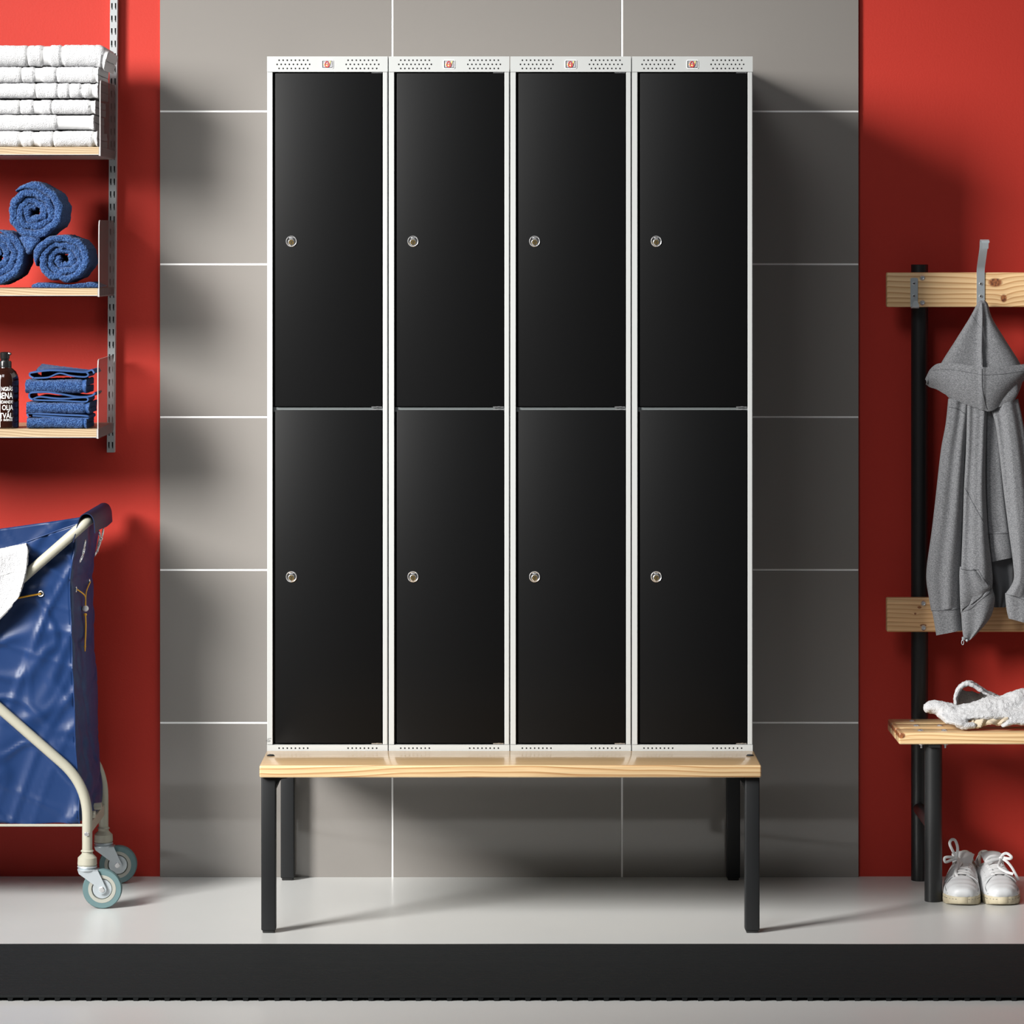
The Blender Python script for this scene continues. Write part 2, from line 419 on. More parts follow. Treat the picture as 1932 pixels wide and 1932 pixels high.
def make_door(z0, z1, zl):
    mb = MB(); mb.box((-.1290, .0015, z0), (.1340, .0195, z1), .0012, 2)
    mb.mi = 1; mb.box((-.1350, .0205, z0+.0005), (.1364, .024, z1-.0005)); mb.mi = 0  # black plate stands in for the shade inside the door gaps
    d = obj('door', mb, [M_black, M_gap], lk)
    c = V((-.0890, .0015, zl)); f = V((0, -1, 0))
    mb = MB(); mb.lathe([(.0108, -.001), (.0136, -.001), (.0136, .0016), (.0124, .0026), (.0112, .0018), (.0108, .0005)], c, f, 36)
    mb.mi = 1; mb.cyl(c+f*.0001, c+f*.0006, .0111, 32)
    mb.mi = 0; mb.box(c+V((-.0052, -.0024, .0066)), c+V((.0052, 0, .0094)), .0006, 2)
    cc = c+V((0, 0, -.0024)); mb.lathe([(0, .0032), (.0068, .0032), (.0082, .0022), (.0084, 0)], cc, f, 28)
    mb.mi = 2; mb.cyl(cc+f*.003, cc+f*.0037, .0066, 28)
    mb.mi = 1; mb.box(cc+V((-.0007, -.0040, -.0078)), cc+V((.0007, -.0034, .0008))); mb.cyl(cc+f*.0034+V((0, 0, .0012)), cc+f*.0040+V((0, 0, .0012)), .0014, 10)
    mb.box(cc+V((-.0048, -.0040, .0022)), cc+V((-.0022, -.0034, .0036))); mb.box(cc+V((.0022, -.0040, .0022)), cc+V((.0048, -.0034, .0036)))
    obj('lock', mb, [M_chrome, M_gap, M_brass], d)
    for zz in (z0-.0028, z1+.0002):
        mb = MB(); mb.box((.1085, .0040, zz), (.1345, .0062, zz+.0022)); mb.box((.120, .0030, zz+.0008), (.126, .0066, zz+.0030))
        obj('hinge_pin', mb, M_chrome, d)
make_door(.042, .8635, (1434-1088)/765.0)
make_door(.8725, 1.6945, (1434-455)/765.0)
bz = H-.0196+.0003; b0 = V((0, -.0016, bz))
mb = MB()
def rrect(cx, cz, w_, h, r, n=5):
    out = []
    for (sx, sz, a0) in ((1, 1, 0), (-1, 1, 90), (-1, -1, 180), (1, -1, 270)):
        for k in range(n+1):
            t = math.radians(a0+90*k/n); out.append((cx+sx*(w_/2-r)+r*math.cos(t), cz+sz*(h/2-r)+r*math.sin(t)))
    return out
mb.prism(rrect(0, bz, .0292, .0214, .003), -.0030, -.0014); bd = obj('badge', mb, M_bead, lk)
tag(bd, 'white edged badge with a red and yellow emblem')
mb = MB(); mb.mi = 2; mb.prism(rrect(0, bz, .0256, .0176, .001), -.0034, -.0029)
mb.mi = 3; mb.prism(rrect(0.0006, bz, .0222, .0148, .0006), -.0037, -.0033)
mb.mi = 1
mb.prism([(-.0105, bz-.0004), (-.0065, bz+.0022), (-.0020, bz-.0070)], -.0040, -.0036)
mb.prism([(.0050, bz+.0076), (.0086, bz+.0076), (.0050, bz-.0040), (.0032, bz-.0040), (.0050, bz+.002)], -.0040, -.0036)
mb.prism([(-.0045, bz-.0015), (0, bz-.0010), (.0016, bz-.0050), (-.0025, bz-.0050)], -.0041, -.0036)
mb.mi = 2; mb.prism([(.0086, bz+.0076), (.0096, bz+.0076), (.0062, bz-.0050), (.0050, bz-.0040)], -.0040, -.0036)
mb.mi = 0
ring = [V((-.0005+.0058*math.cos(t), -.0042, bz-.0004+.0066*math.sin(t))) for t in [math.radians(a) for a in range(80, 345, 12)]]
mb.tube(ring, .0011, 8)
mb.tube([V((.0012, -.0042, bz+.0062)), V((.0012, -.0042, bz-.0050))], .0011, 8)
mb.tube([V((-.0052, -.0042, bz-.0004)), V((.0008, -.0042, bz-.0002))], .0008, 8)
mb.tube(cr([V((.0042, -.0042, bz+.0040)), V((.0044, -.0042, bz-.0015)), V((.0034, -.0042, bz-.0055)), V((.0000, -.0042, bz-.0074))], 10), .0009, 8)
obj('emblem', mb, [M_redprint, M_yellowprint, M_gap, M_silver], bd)
lx = -.0012
labs = ['two-door black locker with light grey frame, leftmost of the four, nearest the blue towels',
        'two-door black locker with light grey frame, second from the left, left of centre',
        'two-door black locker with light grey frame, third from the left, right of centre',
        'two-door black locker with light grey frame, rightmost of the four, nearest the hoodie']
lk.location = (lx-.45, -.557, ZB); lk['label'] = labs[0]
for i in range(1, 4): dup(lk, (lx-.45+.3*i, -.557, ZB), labs[i])
ORG[lk.name] = V((0, 0, 0))
mb = MB(); z = (1434-1397.5)/765.0
mb.tube([V((-.1462+.0042*math.cos(t)*(1.1), -.0003, z+.0026*math.sin(t))) for t in [2*PI*k/20 for k in range(20)]], .0004, 6, closed=True)
mb.box((-.1470, -.0006, z-.0008), (-.1455, 0, z+.0008)); mb.box((-.1485, -.0005, z+.0052), (-.1385, 0, z+.0058))
obj('inspection_mark', mb, M_thread, lk)

# ------------------------------------------------------------------ wall shelving on the left
def railx(y): return 216.0-(y*6.0/850)
ra = thing('slotted_shelf_upright', 'grey slotted metal upright screwed to the red wall, holding the shelves', 'shelf rail', (-1.045, 0, .9))
mb = MB(); ztop, zbot = P(0, -70, 0).z, P(0, 853, 0).z
tilt = math.atan(6.0/850)
wr, yf, pit = .0096, -.018, .03275
def rl(x, y, z): return V((P(railx(HZ-(z-CH)*721), 0, 0).x+x, y, z))
# front face with two columns of slots
xsl = [-wr, -.0064, -.0028, .0030, .0066, wr]; z = zbot; zz = [zbot]
k = 0; slots = []
while True:
    c = zbot+.0105+k*pit
    if c+.018 > ztop: break
    slots.append((c, c+.0170)); k += 1
prev = zbot
def rq(a, b, c, d, y=yf): mb.add([rl(a, y, c), rl(b, y, c), rl(b, y, d), rl(a, y, d)], [(0, 1, 2, 3)])
for (a, b) in slots:
    rq(-wr, wr, prev, a)
    for i in (0, 2, 4): rq(xsl[i], xsl[i+1], a, b)
    mid = a+.0045
    for i in (1, 3):
        rq(xsl[i], xsl[i]+.0013, a, mid)
        p, q = xsl[i], xsl[i+1]
        for (pp, qq, c, d) in ((p, q, b, b), ):
            mb.add([rl(p, yf, a), rl(q, yf, a), rl(q, yf+.004, a), rl(p, yf+.004, a)], [(0, 1, 2, 3)])
            mb.add([rl(p, yf, a), rl(p, yf+.004, a), rl(p, yf+.004, b), rl(p, yf, b)], [(0, 1, 2, 3)])
    prev = b
rq(-wr, wr, prev, ztop)
for sx in (-wr, wr): mb.add([rl(sx, yf, zbot), rl(sx, .012, zbot), rl(sx, .012, ztop), rl(sx, yf, ztop)], [(0, 1, 2, 3)])
mb.add([rl(-wr, yf, zbot), rl(wr, yf, zbot), rl(wr, .012, zbot), rl(-wr, .012, zbot)], [(0, 1, 2, 3)])
mb.mi = 1; rq(-wr+.0008, wr-.0008, zbot, ztop, yf+.006)  # dark backing paints the shade seen through the slots
obj('slotted_channel', mb, [M_rail, M_gap], ra, smooth=0, recalc=False)

YS = -.385; S = scale_at(YS)
shelf_lab = ['pale oak wall shelf with smoky end panel, top shelf holding the white towels',
             'pale oak wall shelf with smoky end panel, middle shelf holding the rolled blue towels',
             'pale oak wall shelf with smoky end panel, lowest shelf holding the soap bottle']
shelf_top = []
XL = -1.62
for i, (yt, yb, xr, ytop) in enumerate(((277, 293.5, 188.2, 150.5), (544, 559.5, 186, 415), (809.5, 827, 184, 678))):
    zt, zb = P(0, yt, YS).z, P(0, yb, YS).z; X = P(xr, 0, YS).x; ztop = P(0, ytop, YS).z
    sh = thing('wall_shelf', shelf_lab[i], 'shelf', (-1.3, 0, zb), 'wall shelves on the slotted upright'); shelf_top.append((zt, X))
    mb = MB(); mb.box((XL, YS+.002, zb+.0022), (X-.0022, -.006, zt), .0008, 1); obj('board', mb, M_shelf, sh)
    mb = MB(); mb.box((XL, YS, zb), (X, -.006, zb+.0018)); mb.box((XL, YS, zb), (X-.003, YS+.0014, zb+.0034)); mb.box((X-.002, YS-.0004, zb), (X-.0004, -.006, zt), 0)
    obj('metal_tray', mb, M_grey, sh, smooth=0)
    prof = [(YS-.001, zb-.001)]+[(YS-.001, ztop-.035), (YS+.001, ztop-.015), (YS+.007, ztop-.003), (YS+.018, ztop), (-.05, ztop+.002), (-.026, ztop-.008), (-.020, ztop-.02), (-.020, zb+.02), (-.026, zb+.008), (-.045, zb-.001)]
    mb = MB(); x0, x1 = X-.0004, X+.0020; b = len(prof)
    mb.add([(x0, y, z) for y, z in prof]+[(x1, y, z) for y, z in prof], [tuple(range(b)), tuple(range(2*b-1, b-1, -1))]+[(k, b+k, b+(k+1) % b, (k+1) % b) for k in range(b)])
    for k in range(len(mb.m)-b, len(mb.m)): mb.m[k] = 1
    tag(obj('end_panel', mb, [M_bracket, M_grey], sh, smooth=0), 'see-through smoky end panel')

# white folded towels
def folded_towel(name, label, cat, group, x0, x1, zb, h, mats, bands=(), yfr=-.377, ybk=-.13, dx=.0042, droop=0, amp=.0016, skew=0, wave=.002, seedv=0, parent=None, endtaper=0):
    loc = V(((x0+x1)/2, (yfr+ybk)/2, zb))
    if parent is None:
        root = bpy.data.objects.new(name, None)
    nx = max(8, int((x1-x0)/dx)); R = h/2; pl = h*.47
    prof = []                                          # outer then inner C loop, (y, z, nlayer)
    def line(a, b, n): return [(a[0]+(b[0]-a[0])*k/n, a[1]+(b[1]-a[1])*k/n) for k in range(n)]
    n1 = 28
    prof += line((ybk, 0), (yfr+R, 0), n1)
    prof += [(yfr+R-R*math.sin(t), R-R*math.cos(t)) for t in [PI*k/12 for k in range(12)]]
    prof += line((yfr+R, h), (ybk, h), n1)
    prof += line((ybk, h), (ybk, h-pl), 4)
    prof += line((ybk, h-pl), (yfr+R, h-pl), 14)
    prof += [(yfr+R-.002, R)]
    prof += line((yfr+R, pl), (ybk, pl), 14); prof += line((ybk, pl), (ybk, 0), 4)
    mb = MB(); rings = []
    for i in range(nx+1):
        t = i/nx; x = x0+(x1-x0)*t; ring = []
        ib = any(a <= x <= b for a, b in bands)
        edge = min(1, (x1-x)/.006, (x-x0)/.006)
        for y, z in prof:
            sy = y; sz = z
            wv = wave*mn.noise(V((x*9+seedv*7, y*8, z*20+seedv*3)))
            k = -.0013 if ib else 0.0
            if droop: sz -= droop*max(0, (t-.945)/.055)**2*(.6+.4*(z/h)); 
            cx = x-(endtaper*(1-z/h) if t > .9 else 0)*((t-.9)/.1 if t > .9 else 0)
            fac = (.985+.015*max(0, edge))
            p = V((cx+skew*sz, (sy-ybk)*(1-(0.022 if ib else 0))+ybk, zb+R+(sz-R)*fac*(1-(.09 if ib else 0))+wv*.6))
            p.y += wv
            if not ib: p += mn.noise_vector(p*240+V((seedv, 0, 0)))*amp+mn.noise_vector(p*90)*amp*.5
            if p.z < zb and not droop: p.z = zb
            ring.append(p)
        rings.append(ring)
    b = len(mb.v)
    mb.loft(rings)
    m = len(prof)
    for fi, f in enumerate(mb.f[:-2]):
        i = fi//m; x = x0+(x1-x0)*(i+.5)/nx
        mb.m[fi] = 1 if any(a <= x <= bb for a, bb in bands) else 0
    return mb, loc
zt, Xr = shelf_top[0]
rows = [  # y bottom, y top, right x, bands(px)
    (276.8, 246.5, 182, ((34, 41), (60, 74), (98, 102), (173, 182))),
    (246, 216, 176, ((106, 173),)),
    (215.5, 188, 179, ((35, 40), (62, 77), (97, 100), (168, 178))),
    (184.5, 156.5, 184, ((65, 69), (86, 89), (107, 111), (129, 133), (152, 156), (170, 180))),
    (156, 125.5, 184.5, ((38, 41), (65, 78), (105, 108), (176, 184))),
    (124.5, 84, 203, ((49, 54), (77, 93), (114, 119), (196, 203))),
]
places = ['lowest in the stack on the top shelf', 'second from the bottom in the stack, with a ribbed band', 'third from the bottom in the stack', 'third from the top in the stack, with many narrow bands', 'second from the top in the stack', 'topmost in the stack, its open end sagging']
zcur = zt
for i, (yb, yt, xr, bands) in enumerate(rows):
    zb = P(0, yb, YS+.006).z; zb = max(zb, zcur); z1 = P(0, yt, YS+.006).z; h = z1-zb; zcur = z1+.0014
    bx = [(P(a, 0, YS+.01).x, P(c, 0, YS+.01).x) for a, c in bands]
    x1 = P(xr, 0, YS+.006).x
    last = i == 5
    mb, loc = folded_towel('t', '', '', '', -1.50, x1, zb, h, None, bx, droop=.016 if last else 0, seedv=i*1.37, wave=.003, endtaper=.012 if last else 0)
    t = thing('white_towel', 'folded white terry towel, '+places[i], 'towel', loc, 'white towels stacked on the top shelf')
    obj('terry_cloth', mb, [M_wtowel, M_wband], t, smooth=60)

# rolled blue towels
def clouds(name, size):
    t = bpy.data.textures.get(name) or bpy.data.textures.new(name, 'CLOUDS'); t.noise_scale = size; t.noise_depth = 2; return t
def terry(o, levels, strength, size):
    o.data.polygons.foreach_set('use_smooth', [True]*len(o.data.polygons))
    if levels:
        m = o.modifiers.new('subdivision', 'SUBSURF'); m.levels = levels; m.render_levels = levels
    m = o.modifiers.new('terry_loops', 'DISPLACE'); m.texture = clouds('terry_%g' % size, size); m.strength = strength; m.mid_level = .5
def roll(label, px, py, rpx, rz, seed, tail=None, turns=3.2, start=0.0):
    Yf, Yb = -.372, -.145
    c = P(px, py, Yf); R = rpx/scale_at(Yf); Rz = rz/scale_at(Yf)
    t = thing('rolled_towel', label, 'towel', V((c.x, -.26, c.z-Rz)), 'rolled blue towels on the middle shelf')
    rnd = random.Random(seed); n = int(turns*56); mb = MB(); th = 1.0/(turns+.35)*1.0
    rings = []
    for i in range(n+1):
        a = i/n; ang = start+a*turns*2*PI
        r = th*.55+(1-th*.5-th*.55)*a
        inner = (1-a)
        nz = mn.noise(V((math.cos(ang)*1.3, math.sin(ang)*1.3, seed*3.3+a*1.2)))
        nz2 = mn.noise(V((math.cos(ang)*3.2+7, math.sin(ang)*3.2, seed+a*2.5)))
        rr = r*(1+.30*nz*inner**.6+.20*nz2*inner**.5)
        hw = th*.5*(1+.12*nz2)
        if a > .97: hw *= max(.15, (1-a)/.03)
        if a < .03: hw *= max(.3, a/.03)
        d = V((math.cos(ang)*R, 0, math.sin(ang)*Rz))
        yfr = Yf+.010*mn.noise(V((ang*.5, seed*2, 0)))+.016*inner**1.5
        pr = []
        for (o, y) in ((-1, Yb), (-1, Yf*.5+Yb*.5), (-1, 'a'), (-.9, 'b'), (-.55, 'c'), (0, 'd'), (.55, 'c'), (.9, 'b'), (1, 'a'), (1, Yf*.7+Yb*.3), (1, Yf*.4+Yb*.6), (1, Yb)):
            if isinstance(y, str): y = yfr+{'a': .012, 'b': .005, 'c': .0008, 'd': -.0006}[y]
            pr.append(V((c.x, y, c.z))+d*(rr+hw*o*1.0))
        rings.append(pr)
    mb.loft(rings, closed=True)
    # subdivide smooth terry grain
    mb.jitter(.0015, 130, .0015, 60, fn=lambda p: 1 if p.y < Yf+.10 else .4)
    o = obj('rolled_terry', mb, M_btowel, t, smooth=0); terry(o, 2, .0045, .0050)
    if tail:
        mb = MB(); tp = [P(x, y, Yf+.012) for x, y in tail]; mb.prism([(q.x, q.z) for q in cr(tp+tp[:1], 40)[:-1]], Yf+.008, -.2)
        mb.jitter(.001, 150)
        terry(obj('loose_end', mb, M_btowel, t, smooth=0), 0, .003, .005)
    return t
roll('rolled blue terry towel on top of the two other rolls, middle shelf', 62, 399, 61, 57, 2.2, tail=((36, 448), (41, 462), (48, 475), (55, 479), (63, 468), (76, 452), (60, 440)), start=1.0)
roll('rolled blue terry towel at the right, against the middle shelf end panel', 118, 489, 60, 51, 5.1, tail=((60, 542.6), (62, 537), (76, 533), (100, 535.5), (126, 537), (150, 535), (170, 532), (180, 536), (180, 542.6)), start=2.2)
roll('rolled blue terry towel cut by the left edge of the photo, middle shelf', -8, 484, 57, 58, 9.4, start=.3)

# folded blue towels on the lowest shelf
zt3, X3 = shelf_top[2]
stack = [  # body bottom, body top, left, right, loop pts
    (809, 788, 50, 163, [(54, 786), (52, 781), (58, 779.5), (110, 782), (160, 784), (167, 787), (160, 789), (110, 787), (62, 784)]),
    (781, 759, 49, 168, [(62, 754), (56, 750), (56, 743), (64, 740), (90, 739.5), (120, 744), (150, 749), (172, 747), (180, 741)]),
    (742.5, 716.5, 47, 162, [(64, 713), (57, 709), (57, 704), (66, 702), (95, 698.5), (130, 700), (160, 702), (173, 698), (178, 704)]),
]
lab3 = ['folded blue terry towel at the bottom of the small stack, flat on the lowest shelf', 'folded blue terry towel in the middle of the small stack beside the bottle', 'folded blue terry towel on top of the small stack beside the bottle']
for i, (yb, yt, xl, xr, lp) in enumerate(stack):
    zb, z1 = P(0, yb, YS+.01).z, P(0, yt, YS+.01).z
    if i == 0: zb = zt3+.0005
    xa, xb = P(xl, 0, YS+.01).x, P(xr, 0, YS+.01).x
    xb = min(xb, X3-.012)
    mb, loc = folded_towel('t', '', '', '', xa, xb, zb, z1-zb, None, ((xb-.011, xb-.005),), yfr=-.372, ybk=-.20, dx=.0036, amp=.0018, seedv=20+i, wave=.004)
    t = thing('folded_blue_towel', lab3[i], 'towel', loc, 'blue towels stacked on the lowest shelf')
    obj('terry_fold', mb, [M_btowel, M_bhem], t, smooth=60)
    mb = MB(); pp = cr([P(x, y, -.36) for x, y in lp], 60)
    def lf(u, v, pp=pp):
        k = min(59, int(u*60)); q = pp[k].lerp(pp[k+1], u*60-k); return V((q.x, -.368+v*.15+.004*math.sin(u*9), q.z-.0035*v*0))
    mb.sheet(lf, 60, 12, .0042); hf = obj('hem_fold', mb, M_bhem, t, smooth=60)
    if i:                                          # lower ply of the loop, back to the left side
        ys = {1: [(62, 753), (75, 748.5), (100, 751), (120, 752), (150, 750), (164, 750), (166, 755), (158, 758), (120, 756), (80, 755), (62, 754)],
              2: [(64, 713), (90, 712), (108, 705), (118, 704.5), (135, 709), (160, 711), (167, 707), (164, 703)]}[i]
        mb = MB(); pp = cr([P(x, y, -.36) for x, y in ys], 60)
        mb.sheet(lambda u, v, pp=pp: (lambda k: (lambda q: V((q.x, -.367+v*.14, q.z)))(pp[k].lerp(pp[k+1], u*60-k)))(min(59, int(u*60))), 60, 12, .0038)
        obj('inner_ply', mb, M_bhem, hf, smooth=60)
    za, zb2 = min(q.z for q in pp), max(q.z for q in pp); xa2, xb2 = min(q.x for q in pp), max(q.x for q in pp)
    mb = MB(); mb.box((xa2+.006, -.26, za+.002), (xb2-.006, -.20, max(zb2-.002, za+.004)), .002, 2); obj('inner_ply', mb, M_btowel, hf, smooth=60)
    if i == 2:
        mb = MB(); a, b = P(70, 700, -.12), P(165, 703, -.12)
        mb.sheet(lambda u, v: V((P(72+98*u, 0, -.28).x, -.32+.11*v, P(0, 699+5*u-9*v*(1-u*.8), -.28).z)), 24, 12, .006)
        mb.jitter(.0012, 200); obj('back_fold', mb, M_btowel, t, smooth=60)

# soap bottle
bc = P(9, 808.5, -.33); bc.z = zt3
bt = thing('soap_bottle', 'amber soap bottle with black pump cap and white lettering', 'bottle', bc)
s_ = scale_at(-.33); k = 1/s_
def hz(y): return (808.5-y)*k
mb = MB(); R = 26.6*k
mb.lathe([(0, 0), (R-.003, 0), (R, .003), (R, hz(722)), (R*.985, hz(716)), (R*.92, hz(708)), (R*.78, hz(701)), (R*.6, hz(697)), (13*k, hz(695)), (12*k, hz(692)), (0, hz(692))], bc, (0, 0, 1), 48)
body = obj('bottle_body', mb, M_amber, bt)
mb = MB(); mb.lathe([(0, hz(698)), (12.6*k, hz(698)), (12.6*k, hz(683.5)), (12*k, hz(682)), (8*k, hz(681.5)), (8*k, hz(679)), (6*k, hz(678)), (6*k, hz(672)), (0, hz(672))], bc, (0, 0, 1), 40)
for q in range(30):
    a = 2*PI*q/30; mb.cyl(bc+V((math.cos(a)*12.4*k, math.sin(a)*12.4*k, hz(697.5))), bc+V((math.cos(a)*12.4*k, math.sin(a)*12.4*k, hz(684))), .0006, 6)
obj('cap_collar', mb, M_capblack, bt)
mb = MB(); mb.lathe([(0, hz(678)), (9*k, hz(678)), (9.5*k, hz(670)), (9.5*k, hz(667)), (8*k, hz(665.2)), (0, hz(664.5))], bc, (0, 0, 1), 32)
mb.tube([bc+V((0, 0, hz(668))), bc+V((.008, -.004, hz(667.8))), bc+V((.0165, -.006, hz(668.6)))], [.0045, .0042, .0032], 10); obj('pump_head', mb, M_capblack, bt)
def textmesh(s, size, squeeze=1.0):
    cu = bpy.data.curves.new('txt', 'FONT'); cu.body = s; cu.size = size; cu.align_x = 'RIGHT'; cu.offset = size*.012
    cu.resolution_u = 3
    o = bpy.data.objects.new('txt', cu); C.objects.link(o)
    dg = bpy.context.evaluated_depsgraph_get(); me = bpy.data.meshes.new_from_object(o.evaluated_get(dg))
    bm = bmesh.new(); bm.from_mesh(me)
    bmesh.ops.triangulate(bm, faces=bm.faces)
    bmesh.ops.subdivide_edges(bm, edges=[e for e in bm.edges if e.calc_length() > size*.15], cuts=2)
    bm.verts.index_update(); out = [(v.co.x*squeeze, v.co.y) for v in bm.verts], [[v.index for v in f.verts] for f in bm.faces]
    bm.free(); bpy.data.objects.remove(o); bpy.data.curves.remove(cu); bpy.data.meshes.remove(me); return out
mb = MB()
for (s, yb, yt, xr, sq) in (('NGRÄS', 737.5, 730, 26.5, .62), ('BENA', 752, 740.5, 26.5, .66), ('RDANDE', 761, 755.5, 26.5, .80), ('OLJA', 773.5, 764, 27, .70), ('TVÅL', 789, 779, 26.2, .74), ('O  SVERIGE', 794, 790.5, 26.2, .95)):
    vv, ff = textmesh(s, (yb-yt)*k/.69, sq); x_r = (xr-9)*k
    b = []
    for x, y in vv:
        xx = x+x_r; ang = max(-1.45, min(1.45, math.asin(max(-1, min(1, x_r/R)))+(x)/R))
        b.append(bc+V((math.sin(ang)*(R+.0003), -math.cos(ang)*(R+.0003), hz(yb)+y)))
    mb.add(b, ff)
def onb(x, y):
    a = math.asin(max(-.98, min(.98, (x-9)*k/R))); return bc+V((math.sin(a)*(R+.0003), -math.cos(a)*(R+.0003), hz(y)))
mb.tube([onb(4, y) for y in range(716, 808, 6)], .0005, 6); mb.tube([onb(4, 805), onb(1, 807), onb(-2, 807)], .0005, 6)
mb.tube([onb(x, y) for x, y in ((4, 722), (2, 717), (3, 712), (0, 711), (-2, 714), (-1, 719), (4, 722))], .0012, 6)
obj('printed_lettering', mb, M_print, body, smooth=0, recalc=False)

# ------------------------------------------------------------------ laundry cart
YF, YBK = -.462, -.092
XR_, XM = -1.0545, -1.43; XLc = 2*XM-XR_
ct = thing('laundry_cart', 'cream tubular laundry cart on castors with a blue vinyl bag', 'laundry cart', (XM, -.277, 0))
zt_, zlow = .9635, P(0, 1490, YF).z
def uframe(xt, xb, yo):
    a = .0127
    pts = [(xb, YF+yo, .135), (xb, YF+yo, zlow+.012), (xt, YF+yo, zt_), (xt, YBK-yo, zt_), (xb, YBK-yo, zlow+.012), (xb, YBK-yo, .135)]
    # bends: wide at the bottom, tight at the top
    lo = fillet(pts[:3], .085, 10); hi = fillet(pts[3:], .085, 10)
    mb = MB(); mb.tube(fillet(lo[-2:]+hi[:2], .022, 6)[0:1]*0+lo[:-1]+fillet([lo[-2], pts[2], pts[3], hi[1]], .022, 6)[1:-1]+hi[1:], a, 18)
    return mb
obj('frame_tube', uframe(XLc, XR_, 0), M_cream, ct)
obj('frame_tube', uframe(XR_, XLc, .0), M_cream, ct)
for zc, nm in ((.191, 'axle_bar'),):
    for x in (XR_, XLc):
        mb = MB(); mb.box((x-.004, YF, .178), (x+.004, YBK, .206), .001, 1); br = obj('cross_bar', mb, M_cream, ct)
        mb = MB(); q = V((x, YF-.0127, .186)); mb.lathe([(0, .0035), (.004, .0035), (.006, .001), (.006, 0), (0, 0)], q, (0, -1, 0), 16); obj('screw', mb, M_chrome, br)
zr = P(0, 1558, YF).z
for y in (YF+.008, YF+.12, YF+.24, YBK-.01):
    mb = MB(); mb.tube([V((XLc+.004, y, zr)), V((XR_-.004, y, zr))], .0035, 10); obj('rack_rod', mb, M_cream, ct)
for y in (YF+.06, YF+.20):
    mb = MB(); mb.tube([V((XR_-.05, y, zr+.014)), V((XR_+.014, y, zr+.020))], .009, 12); obj('stub_bar', mb, M_cream, ct)
def caster(x, y, zc0):
    mb = MB(); mb.lathe([(0, .002), (.0165, .002), (.0135, .006), (.0135, 0), (.0138, -.004), (.0235, -.014), (.0245, -.030), (.022, -.034), (0, -.034)], (x, y, .140), (0, 0, 1), 28)
    sock = obj('caster_socket', mb, M_cream, ct)
    wc = V((x+.038, y, .0492))
    mb = MB(); mb.lathe([(0, 0), (.024, 0), (.025, -.003), (.021, -.006), (.0245, -.008), (.0245, -.011), (0, -.011)], (x, y, .106), (0, 0, 1), 28)
    for sy in (-1, 1):
        yy = y+sy*.0175; poly = [(x-.0215, .096), (x+.0285, .096), (wc.x+.0115, wc.z+.002)]
        poly += [(wc.x+.0115*math.cos(t), wc.z+.0115*math.sin(t)) for t in [0, -.5, -1, -1.6, -2.2, -2.7]]
        poly += [(wc.x-.012, wc.z+.006), (x-.019, .088)]
        mb.prism(poly[::-1], yy-.0012, yy+.0012)
    mb.box((x-.0215, y-.0187, .0945), (x+.0285, y+.0187, .0975), .0008, 1)
    obj('caster_fork', mb, M_zinc, sock)
    mb = MB(); ax = V((0, 1, 0))
    mb.lathe([(.0345, -.011), (.047, -.0115), (.0487, -.009), (.0492, 0), (.0487, .009), (.047, .0115), (.0345, .011)], wc, ax, 48); mb.mi = 1
    mb.lathe([(.0345, .011), (.0345, .0118), (.0265, .0118), (.0255, .009), (.0255, -.009), (.0265, -.0118), (.0345, -.0118), (.0345, -.011)], wc, ax, 40); mb.mi = 2
    mb.lathe([(0, -.0095), (.0235, -.0095), (.0252, -.006), (.0252, .006), (.0235, .0095), (0, .0095)], wc, ax, 32)
    obj('wheel', mb, [M_tyre, M_hub, M_zinc], sock)
    mb = MB(); mb.cyl(wc+V((0, -.0235, 0)), wc+V((0, .0235, 0)), .0035, 12); mb.cyl(wc+V((0, -.0225, 0)), wc+V((0, -.0188, 0)), .0062, 6); mb.torus(wc+V((0, -.0190, 0)), (0, 1, 0), .006, .0012, 20, 6); obj('axle_bolt', mb, M_chrome, sock)
for x in (XR_, XLc):
    for y in (YF, YBK): caster(x, y, 0)
